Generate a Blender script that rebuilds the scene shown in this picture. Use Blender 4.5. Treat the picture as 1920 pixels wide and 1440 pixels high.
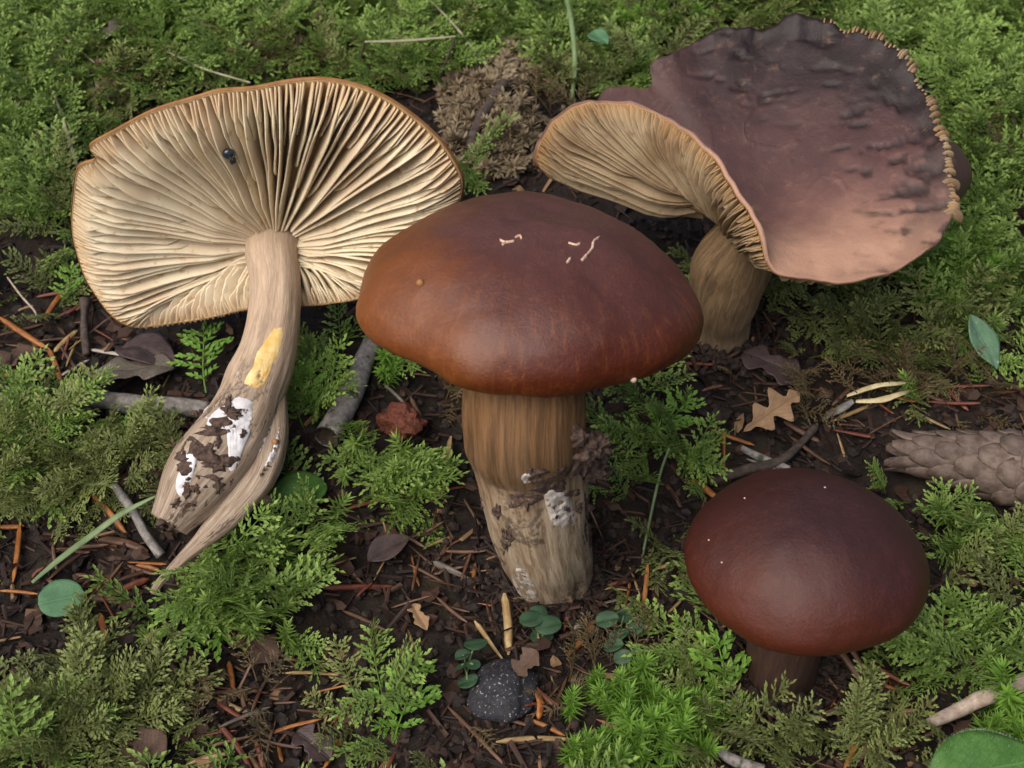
import bpy, math, random
import numpy as np
from mathutils import Matrix, Vector

# ------------------------------------------------------------------ reset
for o in list(bpy.data.objects):
    bpy.data.objects.remove(o)
scene = bpy.context.scene
COL = scene.collection
rng = np.random.default_rng(11)
random.seed(5)

# ------------------------------------------------------------------ camera (all layout numbers below are centimetres; meshes are written in metres)
CM = 0.01
EL = math.radians(47.0)
DIST = 42.0
HFOV = math.radians(40.0)
TARGET = np.array([0.0, 0.0, 2.0])
CAMP = TARGET + DIST * np.array([0.0, -math.cos(EL), math.sin(EL)])
FWD = (TARGET - CAMP) / DIST
RGT = np.array([1.0, 0.0, 0.0])
UPV = np.cross(RGT, FWD)
FPX = 960.0 / math.tan(HFOV / 2)
cam_data = bpy.data.cameras.new('camera')
cam = bpy.data.objects.new('camera', cam_data)
COL.objects.link(cam)
cam.location = CAMP * CM
cam.rotation_euler = (math.pi / 2 - EL, 0, 0)
cam_data.sensor_fit = 'HORIZONTAL'
cam_data.angle = HFOV
cam_data.clip_start = 0.01
cam_data.clip_end = 60.0
cam_data.dof.use_dof = True
cam_data.dof.focus_distance = 0.385
cam_data.dof.aperture_fstop = 30.0
scene.camera = cam

# ------------------------------------------------------------------ sky, sun, exposure
SUN_EL, SUN_AZ = math.radians(54), math.radians(228)      # azimuth of the light's origin, clockwise from +y
world = bpy.data.worlds.new('World')
scene.world = world
world.use_nodes = True
wn = world.node_tree
wn.nodes.clear()
sky = wn.nodes.new('ShaderNodeTexSky')
sky.sky_type = 'NISHITA'
sky.sun_disc = False
sky.sun_elevation = SUN_EL
sky.sun_rotation = SUN_AZ
sky.air_density = 1.0
sky.dust_density = 6.0
sky.ozone_density = 1.0
bg = wn.nodes.new('ShaderNodeBackground')
bg.inputs['Strength'].default_value = 0.055
wo = wn.nodes.new('ShaderNodeOutputWorld')
wn.links.new(sky.outputs[0], bg.inputs[0])
wn.links.new(bg.outputs[0], wo.inputs[0])
sun_d = bpy.data.lights.new('sun', 'SUN')
sun_d.energy = 1.5
sun_d.angle = math.radians(65)
sun_d.color = (1.0, 0.95, 0.88)
sun = bpy.data.objects.new('sun', sun_d)
COL.objects.link(sun)
sdir = Vector((math.sin(SUN_AZ) * math.cos(SUN_EL), math.cos(SUN_AZ) * math.cos(SUN_EL), math.sin(SUN_EL)))
sun.rotation_euler = sdir.to_track_quat('Z', 'Y').to_euler()
sun.location = sdir * 2
vs = scene.view_settings
vs.view_transform = 'Standard'
vs.look = 'None'
vs.gamma = 1.0
vs.exposure = 1.1
vs.use_curve_mapping = False

# ------------------------------------------------------------------ small maths helpers
def nz(v):
    v = np.asarray(v, float)
    return v / np.maximum(np.linalg.norm(v, axis=-1, keepdims=True), 1e-9)

def _hash(i, j, k, seed):
    h = (i * 374761393 + j * 668265263 + k * 1274126177 + seed * 974634777) & 0xffffffff
    h = ((h ^ (h >> 13)) * 1103515245) & 0xffffffff
    h = (h ^ (h >> 16)) & 0xffff
    return h / 65535.0 * 2 - 1

def noise(P, scale=1.0, seed=0, octaves=1):
    P = np.asarray(P, float) * scale
    tot = np.zeros(P.shape[:-1]); amp = 1.0
    for o in range(octaves):
        i = np.floor(P).astype(np.int64); f = P - i
        f = f * f * (3 - 2 * f)
        r = 0
        for a in (0, 1):
            for b in (0, 1):
                for c in (0, 1):
                    w = (f[..., 0] if a else 1 - f[..., 0]) * (f[..., 1] if b else 1 - f[..., 1]) * (f[..., 2] if c else 1 - f[..., 2])
                    r = r + w * _hash(i[..., 0] + a, i[..., 1] + b, i[..., 2] + c, seed + o * 17)
        tot = tot + amp * r
        amp *= 0.5; P = P * 2.03 + 7.7
    return tot

def ray(px, py):
    return FWD + RGT * (px - 960) / FPX + UPV * (720 - py) / FPX

def at(px, py, z):                       # the point of height z seen there in the photograph
    d = ray(px, py)
    return CAMP + d * (z - CAMP[2]) / d[2]

def on_plane(px, py, p0, n):
    d = ray(px, py)
    return CAMP + d * (np.dot(np.asarray(p0) - CAMP, n) / np.dot(d, n))

def depth_of(p):
    return float(np.dot(np.asarray(p) - CAMP, FWD))

def px_cm(p):                            # centimetres per photograph pixel at p
    return depth_of(p) / FPX

def hgt(x, y):                           # lie of the ground
    x = np.asarray(x, float); y = np.asarray(y, float)
    P = np.stack([x, y, np.zeros_like(x)], -1)
    h = 0.55 * noise(P, 0.13, 3) + 0.28 * noise(P, 0.42, 4) + 0.10 * noise(P, 1.3, 5)
    for (cx, cy, r, a) in HOLLOWS:
        h = h + a * np.exp(-((x - cx) ** 2 + (y - cy) ** 2) / (r * r))
    return h

HOLLOWS = []
for (px, py, r, a) in [(860, 1030, 3.0, -0.7), (1130, 1000, 2.2, -0.6), (1480, 1300, 2.6, -0.7), (1500, 800, 3.0, -0.6), (520, 1330, 3.5, -0.5),
                       (120, 620, 3.5, -0.3), (180, 100, 7.0, 0.6), (1820, 200, 6.0, 0.6), (100, 1320, 4.0, 0.5), (1820, 1100, 3.5, 0.4)]:
    p = at(px, py, 0)
    HOLLOWS.append((p[0], p[1], r, a))

def G(px, py, dz=0.0):                   # ground point under a photograph pixel
    z = 0.0
    for _ in range(6):
        p = at(px, py, z)
        z = float(hgt(p[0], p[1])) + dz
    return at(px, py, z)

def crom(pts, n, closed=False):          # Catmull-Rom resample
    pts = np.asarray(pts, float); m = len(pts)
    t = np.linspace(0, m if closed else m - 1, n, endpoint=not closed)
    i = np.floor(t).astype(int)
    if not closed:
        i = np.minimum(i, m - 2)
    f = (t - i)[:, None]
    def g(k):
        return pts[k % m] if closed else pts[np.clip(k, 0, m - 1)]
    a, b, c, d = g(i - 1), g(i), g(i + 1), g(i + 2)
    return 0.5 * (2 * b + (c - a) * f + (2 * a - 5 * b + 4 * c - d) * f ** 2 + (3 * b - a - 3 * c + d) * f ** 3)

# ------------------------------------------------------------------ object helpers
def fastmesh(name, V, F, smooth=True, attrs=None):
    """V in centimetres; F one array or a list of arrays (rows of 3 or 4 indices)."""
    me = bpy.data.meshes.new(name)
    V = np.asarray(V, np.float32) * CM
    Fs = F if isinstance(F, list) else [F]
    Fs = [np.asarray(f, np.int32) for f in Fs if len(f)]
    nf = sum(len(f) for f in Fs)
    loops = np.concatenate([f.ravel() for f in Fs])
    tot = np.concatenate([np.full(len(f), f.shape[1], np.int32) for f in Fs])
    start = np.concatenate([[0], np.cumsum(tot)[:-1]]).astype(np.int32)
    me.vertices.add(len(V)); me.vertices.foreach_set('co', V.ravel())
    me.loops.add(len(loops)); me.loops.foreach_set('vertex_index', loops)
    me.polygons.add(nf); me.polygons.foreach_set('loop_start', start)
    me.polygons.foreach_set('use_smooth', np.full(nf, smooth))
    for k, a in (attrs or {}).items():
        a = np.asarray(a, np.float32)
        if a.ndim == 1:
            at_ = me.attributes.new(k, 'FLOAT', 'POINT'); at_.data.foreach_set('value', a)
        else:
            at_ = me.attributes.new(k, 'FLOAT_VECTOR', 'POINT'); at_.data.foreach_set('vector', a.ravel())
    me.update(calc_edges=True)
    return me

def link(name, me, mat, parent=None, loc=(0, 0, 0)):
    o = bpy.data.objects.new(name, me)
    COL.objects.link(o)
    o.parent = parent
    o.location = Vector(loc) * CM
    if mat is not None and len(me.materials) == 0:
        me.materials.append(mat)
    return o

ORIG = {}
def empty(name, loc):
    o = bpy.data.objects.new(name, None)
    COL.objects.link(o)
    o.empty_display_size = 0.01
    o.location = Vector(loc) * CM
    ORIG[o.name] = np.array(loc, float)
    return o

def part(name, V, F, mat, parent, smooth=True, attrs=None):
    """mesh given in world centimetres, parented to a thing (or part) whose origin is known"""
    base = ORIG[parent.name]
    o = link(name, fastmesh(name, np.asarray(V) - base, F, smooth, attrs), mat, parent)
    ORIG[o.name] = base
    return o

def solo(name, V, F, mat, origin=None, smooth=True, attrs=None):
    V = np.asarray(V, float)
    if origin is None:
        origin = np.array([V[:, 0].mean(), V[:, 1].mean(), V[:, 2].min()])
    o = link(name, fastmesh(name, V - origin, F, smooth, attrs), mat, None, origin)
    ORIG[o.name] = np.array(origin)
    return o

def tag(o, label=None, cat=None, group=None, kind=None):
    if label: o['label'] = label
    if cat: o['category'] = cat
    if group: o['group'] = group
    if kind: o['kind'] = kind
    return o

# ------------------------------------------------------------------ mesh builders
def grid_faces(nu, nv, wrap=False, flip=False):
    u = np.arange(nu if wrap else nu - 1); v = np.arange(nv - 1)
    U, W = np.meshgrid(u, v, indexing='ij')
    a = U * nv + W; b = ((U + 1) % nu) * nv + W
    F = np.stack([a, b, b + 1, a + 1], -1).reshape(-1, 4)
    return F[:, ::-1] if flip else F

def grid_normals(P, wrap=True):
    du = (np.roll(P, -1, 0) - np.roll(P, 1, 0)) if wrap else np.gradient(P, axis=0)
    dv = np.gradient(P, axis=1)
    n = nz(np.cross(du, dv))
    n[:, 0] = nz(n[:, 1].mean(0))
    return n

def frames(S):
    T = nz(np.gradient(S, axis=0))
    ref = np.array([1.0, 0, 0]) if abs(T[0][0]) < 0.8 else np.array([0, 1.0, 0])
    A = []; a = nz(ref - T[0] * ref.dot(T[0]))
    for t in T:
        a = nz(a - t * a.dot(t)); A.append(a)
    A = np.array(A)
    return T, A, np.cross(T, A)

def tube(S, R, nseg=24, lump=0.0, lscale=1.0, seed=0, cap=True, flat=1.0, ridges=0.0):
    S = np.asarray(S, float); R = np.asarray(R, float)
    T, A, B = frames(S)
    th = np.linspace(0, 2 * np.pi, nseg, endpoint=False)
    d = A[:, None] * np.cos(th)[None, :, None] + B[:, None] * (flat * np.sin(th))[None, :, None]
    rr = np.broadcast_to(R[:, None], (len(S), nseg)).copy()
    P = S[:, None] + d * rr[..., None]
    if lump:
        P = P + d * (lump * noise(P, lscale, seed, 2))[..., None]
    ln = np.concatenate([[0], np.cumsum(np.linalg.norm(np.diff(S, axis=0), axis=1))])
    cs = np.stack([np.broadcast_to(np.cos(th), rr.shape), np.broadcast_to(np.sin(th), rr.shape), np.broadcast_to(ln[:, None], rr.shape)], -1)
    if ridges:
        q = np.concatenate([cs[..., :2] * 5, cs[..., 2:] * 0.35], -1)
        P = P + d * (ridges * noise(q, 1.0, seed + 3, 2))[..., None]
    V = P.transpose(1, 0, 2).reshape(-1, 3); C = cs.transpose(1, 0, 2).reshape(-1, 3)
    F = [grid_faces(nseg, len(S), True, flip=True)]
    if cap:
        for k in (0, len(S) - 1):
            c = len(V)
            V = np.vstack([V, P[k].mean(0) + T[k] * (0.12 * R[k] * (1 if k else -1))]); C = np.vstack([C, [0, 0, ln[k]]])
            i = np.arange(nseg) * len(S) + k; j = np.roll(i, -1)
            t = np.stack([i, j, np.full(nseg, c)], -1)
            F.append(t if k == 0 else t[:, ::-1])
    return V, F, C

def blob(c, r, seed, sub=3, amp=0.35, sc=1.2, squash=(1, 1, 1)):
    import bmesh
    bm = bmesh.new(); bmesh.ops.create_icosphere(bm, subdivisions=sub, radius=1)
    V = np.array([v.co[:] for v in bm.verts]); F = np.array([[v.index for v in f.verts] for f in bm.faces]); bm.free()
    n = noise(V * 1.0 + seed * 3.1, sc, seed, 3)
    V = V * (1 + amp * n)[:, None] * np.array(squash) * r
    return V + np.asarray(c), F

# ------------------------------------------------------------------ materials
class NT:
    def __init__(s, name):
        s.m = bpy.data.materials.new(name); s.m.use_nodes = True
        s.t = s.m.node_tree; s.t.nodes.clear()
        s.out = s.t.nodes.new('ShaderNodeOutputMaterial')
    def n(s, typ, **kw):
        nd = s.t.nodes.new('ShaderNode' + typ)
        for k, v in kw.items():
            if k in ('operation', 'data_type', 'blend_type', 'attribute_name', 'noise_dimensions', 'feature', 'interpolation_type', 'bands_direction', 'wave_type', 'distance_metric'):
                setattr(nd, k, v)
            else:
                s.put(nd, k, v)
        return nd
    def put(s, nd, k, v):
        key = {'i0': 0, 'i1': 1, 'i2': 2}.get(k, k)
        if isinstance(key, str):
            key = key.replace('_', ' ')
        if hasattr(v, 'links') or isinstance(v, bpy.types.NodeSocket):
            s.t.links.new(v, nd.inputs[key])
        else:
            nd.inputs[key].default_value = v
    def attr(s, name):
        return s.n('Attribute', attribute_name=name)
    def obj(s):
        return s.n('TexCoord').outputs['Object']
    def rand(s):
        return s.n('ObjectInfo').outputs['Random']
    def noise(s, vec, scale, detail=4, rough=0.6, dist=0.0):
        return s.n('TexNoise', Vector=vec, Scale=scale, Detail=detail, Roughness=rough, Distortion=dist).outputs['Fac']
    def math(s, op, a, b=0.0, c=None):
        nd = s.n('Math', operation=op, i0=a, i1=b)
        if c is not None: s.put(nd, 'i2', c)
        return nd.outputs[0]
    def step(s, x, lo, hi):
        nd = s.n('MapRange', interpolation_type='SMOOTHSTEP')
        s.put(nd, 'Value', x); s.put(nd, 'From_Min', lo); s.put(nd, 'From_Max', hi)
        return nd.outputs[0]
    def mix(s, f, a, b, mode='MIX'):
        nd = s.t.nodes.new('ShaderNodeMix'); nd.data_type = 'RGBA'; nd.blend_type = mode
        for i, v in ((0, f), (6, a), (7, b)):
            if isinstance(v, bpy.types.NodeSocket): s.t.links.new(v, nd.inputs[i])
            else: nd.inputs[i].default_value = (v if i == 0 else (tuple(v) + (1,))[:4])
        return nd.outputs[2]
    def vmul(s, vec, k):
        nd = s.n('VectorMath', operation='MULTIPLY', i0=vec, i1=k)
        return nd.outputs[0]
    def bump(s, h, strength, dist_cm, prev=None):
        nd = s.n('Bump', Height=h, Strength=strength, Distance=dist_cm * CM)
        if prev is not None: s.put(nd, 'Normal', prev)
        return nd.outputs[0]
    def finish(s, color, rough=0.7, bump=None, spec=0.5, coat=0.0, coat_rough=0.4, sss=0.0, transl=0.0, sheen=0.0):
        b = s.n('BsdfPrincipled')
        s.put(b, 'Base_Color', color if isinstance(color, bpy.types.NodeSocket) else tuple(color) + (1,))
        s.put(b, 'Roughness', rough)
        s.put(b, 'Specular_IOR_Level', spec)
        if coat:
            s.put(b, 'Coat_Weight', coat); s.put(b, 'Coat_Roughness', coat_rough)
        if sheen:
            s.put(b, 'Sheen_Weight', sheen)
        if sss:
            s.put(b, 'Subsurface_Weight', sss); s.put(b, 'Subsurface_Scale', 0.3 * CM); s.put(b, 'Subsurface_Radius', (1.0, 0.5, 0.25))
        if bump is not None: s.put(b, 'Normal', bump)
        sh = b.outputs[0]
        if transl:
            tr = s.n('BsdfTranslucent')
            s.put(tr, 'Color', color if isinstance(color, bpy.types.NodeSocket) else tuple(color) + (1,))
            mx = s.n('MixShader', i0=transl, i1=sh, i2=tr.outputs[0]); sh = mx.outputs[0]
        s.t.links.new(sh, s.out.inputs[0])
        return s.m

def simple(name, c1, c2, scale_cm=3.0, rough=0.75, bump=0.25, bd=0.04, stretch=None, spots=None, transl=0.0, spec=0.4, vary=0.3):
    k = NT(name); v = k.obj()
    if stretch: v = k.vmul(v, stretch)
    f = k.noise(v, scale_cm * 100, 5, 0.65)
    col = k.mix(k.step(f, 0.3, 0.7), c1, c2)
    if vary:
        r = k.rand()
        col = k.mix(k.math('MULTIPLY', r, vary), col, (0.02, 0.013, 0.01))
    if spots:
        s_ = k.noise(k.obj(), spots[1] * 100, 3, 0.5)
        col = k.mix(k.step(s_, 0.62, 0.68), col, spots[0])
    return k.finish(col, rough, k.bump(f, bump, bd), spec=spec, transl=transl)

M = {}
# humus
k = NT('humus'); v = k.obj()
f1 = k.noise(v, 160, 8, 0.7); f2 = k.noise(v, 45, 4, 0.6); f3 = k.noise(v, 420, 4, 0.7)
c = k.mix(k.step(f1, 0.35, 0.7), (0.005, 0.0035, 0.003), (0.024, 0.014, 0.010))
c = k.mix(k.step(f2, 0.5, 0.7), c, (0.028, 0.022, 0.012))
M['humus'] = k.finish(c, 0.85, k.bump(f3, 0.5, 0.08, k.bump(f1, 0.8, 0.25)), spec=0.3)
M['crumb'] = simple('soil_crumb', (0.007, 0.005, 0.004), (0.034, 0.020, 0.015), 6, 0.85, 0.6, 0.08, vary=0)
M['clod'] = simple('soil_clod', (0.030, 0.018, 0.014), (0.115, 0.072, 0.054), 7, 0.9, 0.8, 0.1, vary=0)

def moss_mat(name, deep, fresh, tipc, transl=0.25):  # fresh-growth tips; shade and highlight also painted into deep and tip colours
    k = NT(name)
    t = k.attr('tint').outputs['Fac']; p = k.attr('tipf').outputs['Fac']
    c = k.mix(t, deep, fresh)
    c = k.mix(k.math('MULTIPLY', p, 0.75), c, tipc)
    return k.finish(c, 0.55, None, spec=0.35, transl=transl)
M['moss_fresh'] = moss_mat('moss_fresh', (0.032, 0.064, 0.010), (0.115, 0.20, 0.030), (0.32, 0.46, 0.11))
M['moss_olive'] = moss_mat('moss_olive', (0.036, 0.044, 0.010), (0.12, 0.145, 0.038), (0.27, 0.32, 0.10))
M['moss_star'] = moss_mat('moss_star', (0.05, 0.11, 0.012), (0.11, 0.24, 0.022), (0.22, 0.40, 0.06))
M['moss_dry'] = moss_mat('moss_dry', (0.12, 0.085, 0.05), (0.22, 0.165, 0.10), (0.34, 0.27, 0.17), 0.2)
M['moss_brown'] = moss_mat('moss_brown', (0.04, 0.028, 0.014), (0.10, 0.07, 0.03), (0.16, 0.12, 0.05), 0.15)

# ------------------------------------------------------------------ ground
def axis(lo, hi, step, far):
    mid = np.arange(lo, hi + 1e-6, step); out = [lo]; g = step
    a = []
    x = lo
    while x > -far:
        g *= 1.25; x -= g; a.append(x)
    b = []; x = hi; g = step
    while x < far:
        g *= 1.25; x += g; b.append(x)
    return np.concatenate([a[::-1], mid, b])
gx = axis(-24, 24, 0.3, 250); gy = axis(-18, 34, 0.3, 250)
X, Y = np.meshgrid(gx, gy, indexing='ij')
P = np.stack([X, Y, hgt(X, Y)], -1)
P[..., 2] += 0.10 * noise(P * [1, 1, 0], 2.6, 9, 2)
ground = link('ground', fastmesh('ground', P.reshape(-1, 3), grid_faces(len(gx), len(gy))), M['humus'])
tag(ground, kind='structure')

# ------------------------------------------------------------------ keep-out volumes for the scattered growth
KEEP = []                                # (a, b, ra, rb) capsules in cm
def keep(a, b, ra, rb=None):
    KEEP.append((np.asarray(a, float), np.asarray(b, float), ra, ra if rb is None else rb))
def blocked(Pts):
    bad = np.zeros(Pts.shape[:-1], bool)
    for a, b, ra, rb in KEEP:
        d = b - a; L = max(d.dot(d), 1e-6)
        t = np.clip(((Pts - a) @ d) / L, 0, 1)
        bad |= np.linalg.norm(Pts - (a + t[..., None] * d), axis=-1) < ra + (rb - ra) * t
    return bad

# ------------------------------------------------------------------ mushroom materials
# convex caps: 'rad' 0 centre .. 1 rim .. 2 underside; 'side' 0..1 towards the orange side
def cap_mat(name, centre, mid, rim, orange, under, rough=0.42, coat=0.35):
    k = NT(name); v = k.obj()
    r = k.attr('rad').outputs['Fac']; sd = k.attr('side').outputs['Fac']
    pol = k.attr('pol').outputs['Vector']
    big = k.noise(v, 60, 4, 0.55); fine = k.noise(v, 1000, 5, 0.75); med = k.noise(v, 330, 6, 0.7)
    fib = k.noise(k.vmul(pol, (26.0, 26.0, 5.0)), 1.0, 4, 0.65)
    rr = k.math('ADD', r, k.math('MULTIPLY', k.math('SUBTRACT', big, 0.5), 0.5))
    c = k.mix(k.step(rr, 0.15, 0.75), centre, mid)
    c = k.mix(k.step(rr, 0.72, 1.0), c, rim)
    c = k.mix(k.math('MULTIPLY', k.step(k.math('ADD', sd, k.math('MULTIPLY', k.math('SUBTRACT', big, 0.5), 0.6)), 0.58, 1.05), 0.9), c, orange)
    c = k.mix(k.math('MULTIPLY', k.step(med, 0.50, 0.75), 0.16), c, tuple(min(1, x * 2.2 + 0.01) for x in orange))
    c = k.mix(k.math('MULTIPLY', k.math('MULTIPLY', k.step(fib, 0.5, 0.75), k.step(r, 0.35, 0.9)), 0.30), c, tuple(min(1, x * 1.7) for x in orange))
    c = k.mix(k.math('MULTIPLY', k.step(fine, 0.58, 0.75), 0.20), c, (0.26, 0.13, 0.08))
    c = k.mix(k.math('MULTIPLY', k.step(fine, 0.42, 0.30), 0.4), c, (0.016, 0.006, 0.004))
    c = k.mix(k.step(r, 1.12, 1.25), c, under)
    rg = k.math('ADD', rough - 0.1, k.math('MULTIPLY', fine, 0.22))
    b = k.bump(med, 0.30, 0.05, k.bump(fib, 0.12, 0.03, k.bump(fine, 0.6, 0.04)))
    return k.finish(c, rg, b, spec=0.42, coat=coat, coat_rough=0.42, sss=0.05)
M['cap_chestnut'] = cap_mat('cap_chestnut', (0.082, 0.030, 0.024), (0.072, 0.019, 0.012), (0.075, 0.011, 0.002), (0.17, 0.050, 0.008), (0.22, 0.13, 0.06), 0.40, 0.20)  # purple-brown centre; some lilac sky sheen is also put into its colour
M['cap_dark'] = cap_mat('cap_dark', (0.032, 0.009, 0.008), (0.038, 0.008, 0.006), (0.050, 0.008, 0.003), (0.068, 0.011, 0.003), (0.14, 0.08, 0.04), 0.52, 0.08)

def stem_mat(name, top, low, white, v_low, dirt=0.5, con=0.38):
    """'cs' = (cos, sin, length along the stem from the cap, cm)"""
    k = NT(name); cs = k.attr('cs').outputs['Vector']
    fib = k.noise(k.vmul(cs, (9.0, 9.0, 0.9)), 1.0, 7, 0.72, 0.6)
    fib2 = k.noise(k.vmul(cs, (30.0, 30.0, 2.6)), 1.0, 5, 0.7)
    pat = k.noise(k.vmul(cs, (1.6, 1.6, 0.8)), 1.0, 5, 0.62)
    spk = k.noise(k.vmul(cs, (9, 9, 6)), 1.0, 4, 0.6)
    ln = k.n('SeparateXYZ', Vector=cs).outputs[2]
    lv = k.math('ADD', ln, k.math('MULTIPLY', k.math('SUBTRACT', pat, 0.5), 2.2))
    lo = k.step(lv, v_low - 2.0, v_low + 2.0)
    c = k.mix(k.step(fib, 0.32, 0.66), tuple(x * con for x in top), top)
    c = k.mix(k.math('MULTIPLY', k.step(fib2, 0.5, 0.75), 0.5), c, tuple(min(1, x * 1.55) for x in top))
    cl = k.mix(k.step(fib, 0.35, 0.7), low, white)
    c = k.mix(lo, c, cl)
    d = k.math('MULTIPLY', k.step(k.math('ADD', k.math('MULTIPLY', pat, 0.75), k.math('MULTIPLY', spk, 0.35)), 0.60, 0.66), k.math('MULTIPLY', lo, dirt))
    c = k.mix(d, c, (0.05, 0.03, 0.022))
    c = k.mix(k.math('MULTIPLY', k.step(spk, 0.70, 0.74), 0.8), c, (0.06, 0.035, 0.02))
    b = k.bump(spk, 0.2, 0.05, k.bump(fib2, 0.35, 0.04, k.bump(fib, 0.5, 0.07)))
    return k.finish(c, 0.72, b, spec=0.3, sss=0.08)
M['stem_middle'] = stem_mat('stem_middle', (0.175, 0.088, 0.034), (0.20, 0.13, 0.075), (0.42, 0.34, 0.245), 4.9, 0.7)
M['stem_left'] = stem_mat('stem_left', (0.50, 0.37, 0.265), (0.20, 0.135, 0.088), (0.42, 0.345, 0.27), 5.6, 0.8, 0.66)
M['stem_back'] = stem_mat('stem_back', (0.23, 0.145, 0.075), (0.27, 0.18, 0.105), (0.38, 0.27, 0.17), 4.0, 0.15)
M['stem_small'] = stem_mat('stem_small', (0.045, 0.019, 0.012), (0.04, 0.02, 0.013), (0.06, 0.035, 0.024), 3.0, 0.3)  # near-black: the shade under the cap is put into this stem's colour

def gill_mat(name, face, stain, tan):
    k = NT(name); v = k.obj(); t = k.attr('edge').outputs['Fac']; s = k.attr('along').outputs['Fac']
    f = k.noise(v, 55, 5, 0.6); g = k.noise(v, 300, 4, 0.6)
    c = k.mix(k.step(f, 0.38, 0.66), face, tan)
    c = k.mix(k.math('MULTIPLY', k.step(g, 0.57, 0.70), 0.6), c, stain)
    c = k.mix(k.math('MULTIPLY', k.step(s, 0.9, 1.0), 0.45), c, (0.45, 0.24, 0.08))
    return k.finish(c, 0.7, k.bump(g, 0.2, 0.03), spec=0.25, sss=0.1, transl=0.12)
M['gill_dark'] = gill_mat('gill_dark', (0.33, 0.21, 0.11), (0.12, 0.06, 0.03), (0.22, 0.13, 0.07))
M['gill_cream'] = gill_mat('gill_cream', (0.76, 0.66, 0.48), (0.42, 0.26, 0.11), (0.66, 0.53, 0.37))
M['gill_tan'] = gill_mat('gill_tan', (0.33, 0.245, 0.15), (0.14, 0.08, 0.04), (0.20, 0.13, 0.07))
M['flesh_ochre'] = simple('flesh_ochre', (0.30, 0.18, 0.075), (0.44, 0.29, 0.14), 2.0, 0.8, 0.2, 0.05, vary=0)
M['rim_orange'] = simple('rim_orange', (0.24, 0.10, 0.03), (0.34, 0.17, 0.06), 2.0, 0.6, 0.2, 0.04, vary=0)

k = NT('cap_weathered'); v = k.obj()                       # 'age' 0 = dark old skin .. 1 = pale pinkish skin; 'pit'
a = k.attr('age').outputs['Fac']; pit = k.attr('pit').outputs['Fac']
big = k.noise(v, 70, 5, 0.6); fine = k.noise(v, 900, 5, 0.75); med = k.noise(v, 280, 6, 0.7)
aa = k.math('ADD', a, k.math('MULTIPLY', k.math('SUBTRACT', big, 0.5), 0.45))
c = k.mix(k.step(aa, 0.0, 0.34), (0.020, 0.009, 0.009), (0.064, 0.028, 0.026))
c = k.mix(k.step(aa, 0.30, 0.62), c, (0.135, 0.064, 0.052))
c = k.mix(k.step(aa, 0.46, 1.08), c, (0.38, 0.215, 0.145))
c = k.mix(k.math('MULTIPLY', pit, 0.85), c, (0.009, 0.004, 0.004))
c = k.mix(k.math('MULTIPLY', k.step(fine, 0.62, 0.75), 0.25), c, (0.42, 0.24, 0.16))
c = k.mix(k.math('MULTIPLY', k.step(med, 0.55, 0.75), 0.2), c, (0.40, 0.22, 0.14))
M['cap_weathered'] = k.finish(c, k.math('ADD', 0.46, k.math('MULTIPLY', fine, 0.2)), k.bump(med, 0.35, 0.08, k.bump(fine, 0.55, 0.04)), spec=0.4, coat=0.08, coat_rough=0.45, sss=0.05)
M['wound_yellow'] = simple('wound_yellow', (0.62, 0.36, 0.08), (0.78, 0.62, 0.30), 1.4, 0.55, 0.3, 0.05, vary=0)
M['mycelium_dim'] = simple('mycelium_dim', (0.36, 0.31, 0.27), (0.52, 0.47, 0.42), 3.0, 0.9, 0.6, 0.08, spots=((0.10, 0.06, 0.04), 5.0), vary=0)
M['mycelium'] = simple('mycelium', (0.52, 0.50, 0.52), (0.70, 0.69, 0.71), 3.0, 0.9, 0.5, 0.06, spots=((0.16, 0.09, 0.06), 5.0), vary=0)
M['tear'] = simple('cap_tear', (0.42, 0.26, 0.18), (0.62, 0.45, 0.34), 8.0, 0.8, 0.4, 0.03, vary=0)
M['black_bead'] = simple('black_bead', (0.006, 0.009, 0.013), (0.02, 0.03, 0.04), 3, 0.15, 0.1, 0.02, vary=0, spec=0.6)

# ------------------------------------------------------------------ gills over any underside grid
def sample(Gd, u, s):
    nu, ns = Gd.shape[:2]
    x = (u % 1.0) * nu; i = np.floor(x).astype(int); fx = (x - i)[:, None]; i0 = i % nu; i1 = (i + 1) % nu
    y = np.clip(s, 0, 1) * (ns - 1); j = np.minimum(np.floor(y).astype(int), ns - 2); fy = (y - j)[:, None]
    return (Gd[i0, j] * (1 - fx) + Gd[i1, j] * fx) * (1 - fy) + (Gd[i0, j + 1] * (1 - fx) + Gd[i1, j + 1] * fx) * fy

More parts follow.
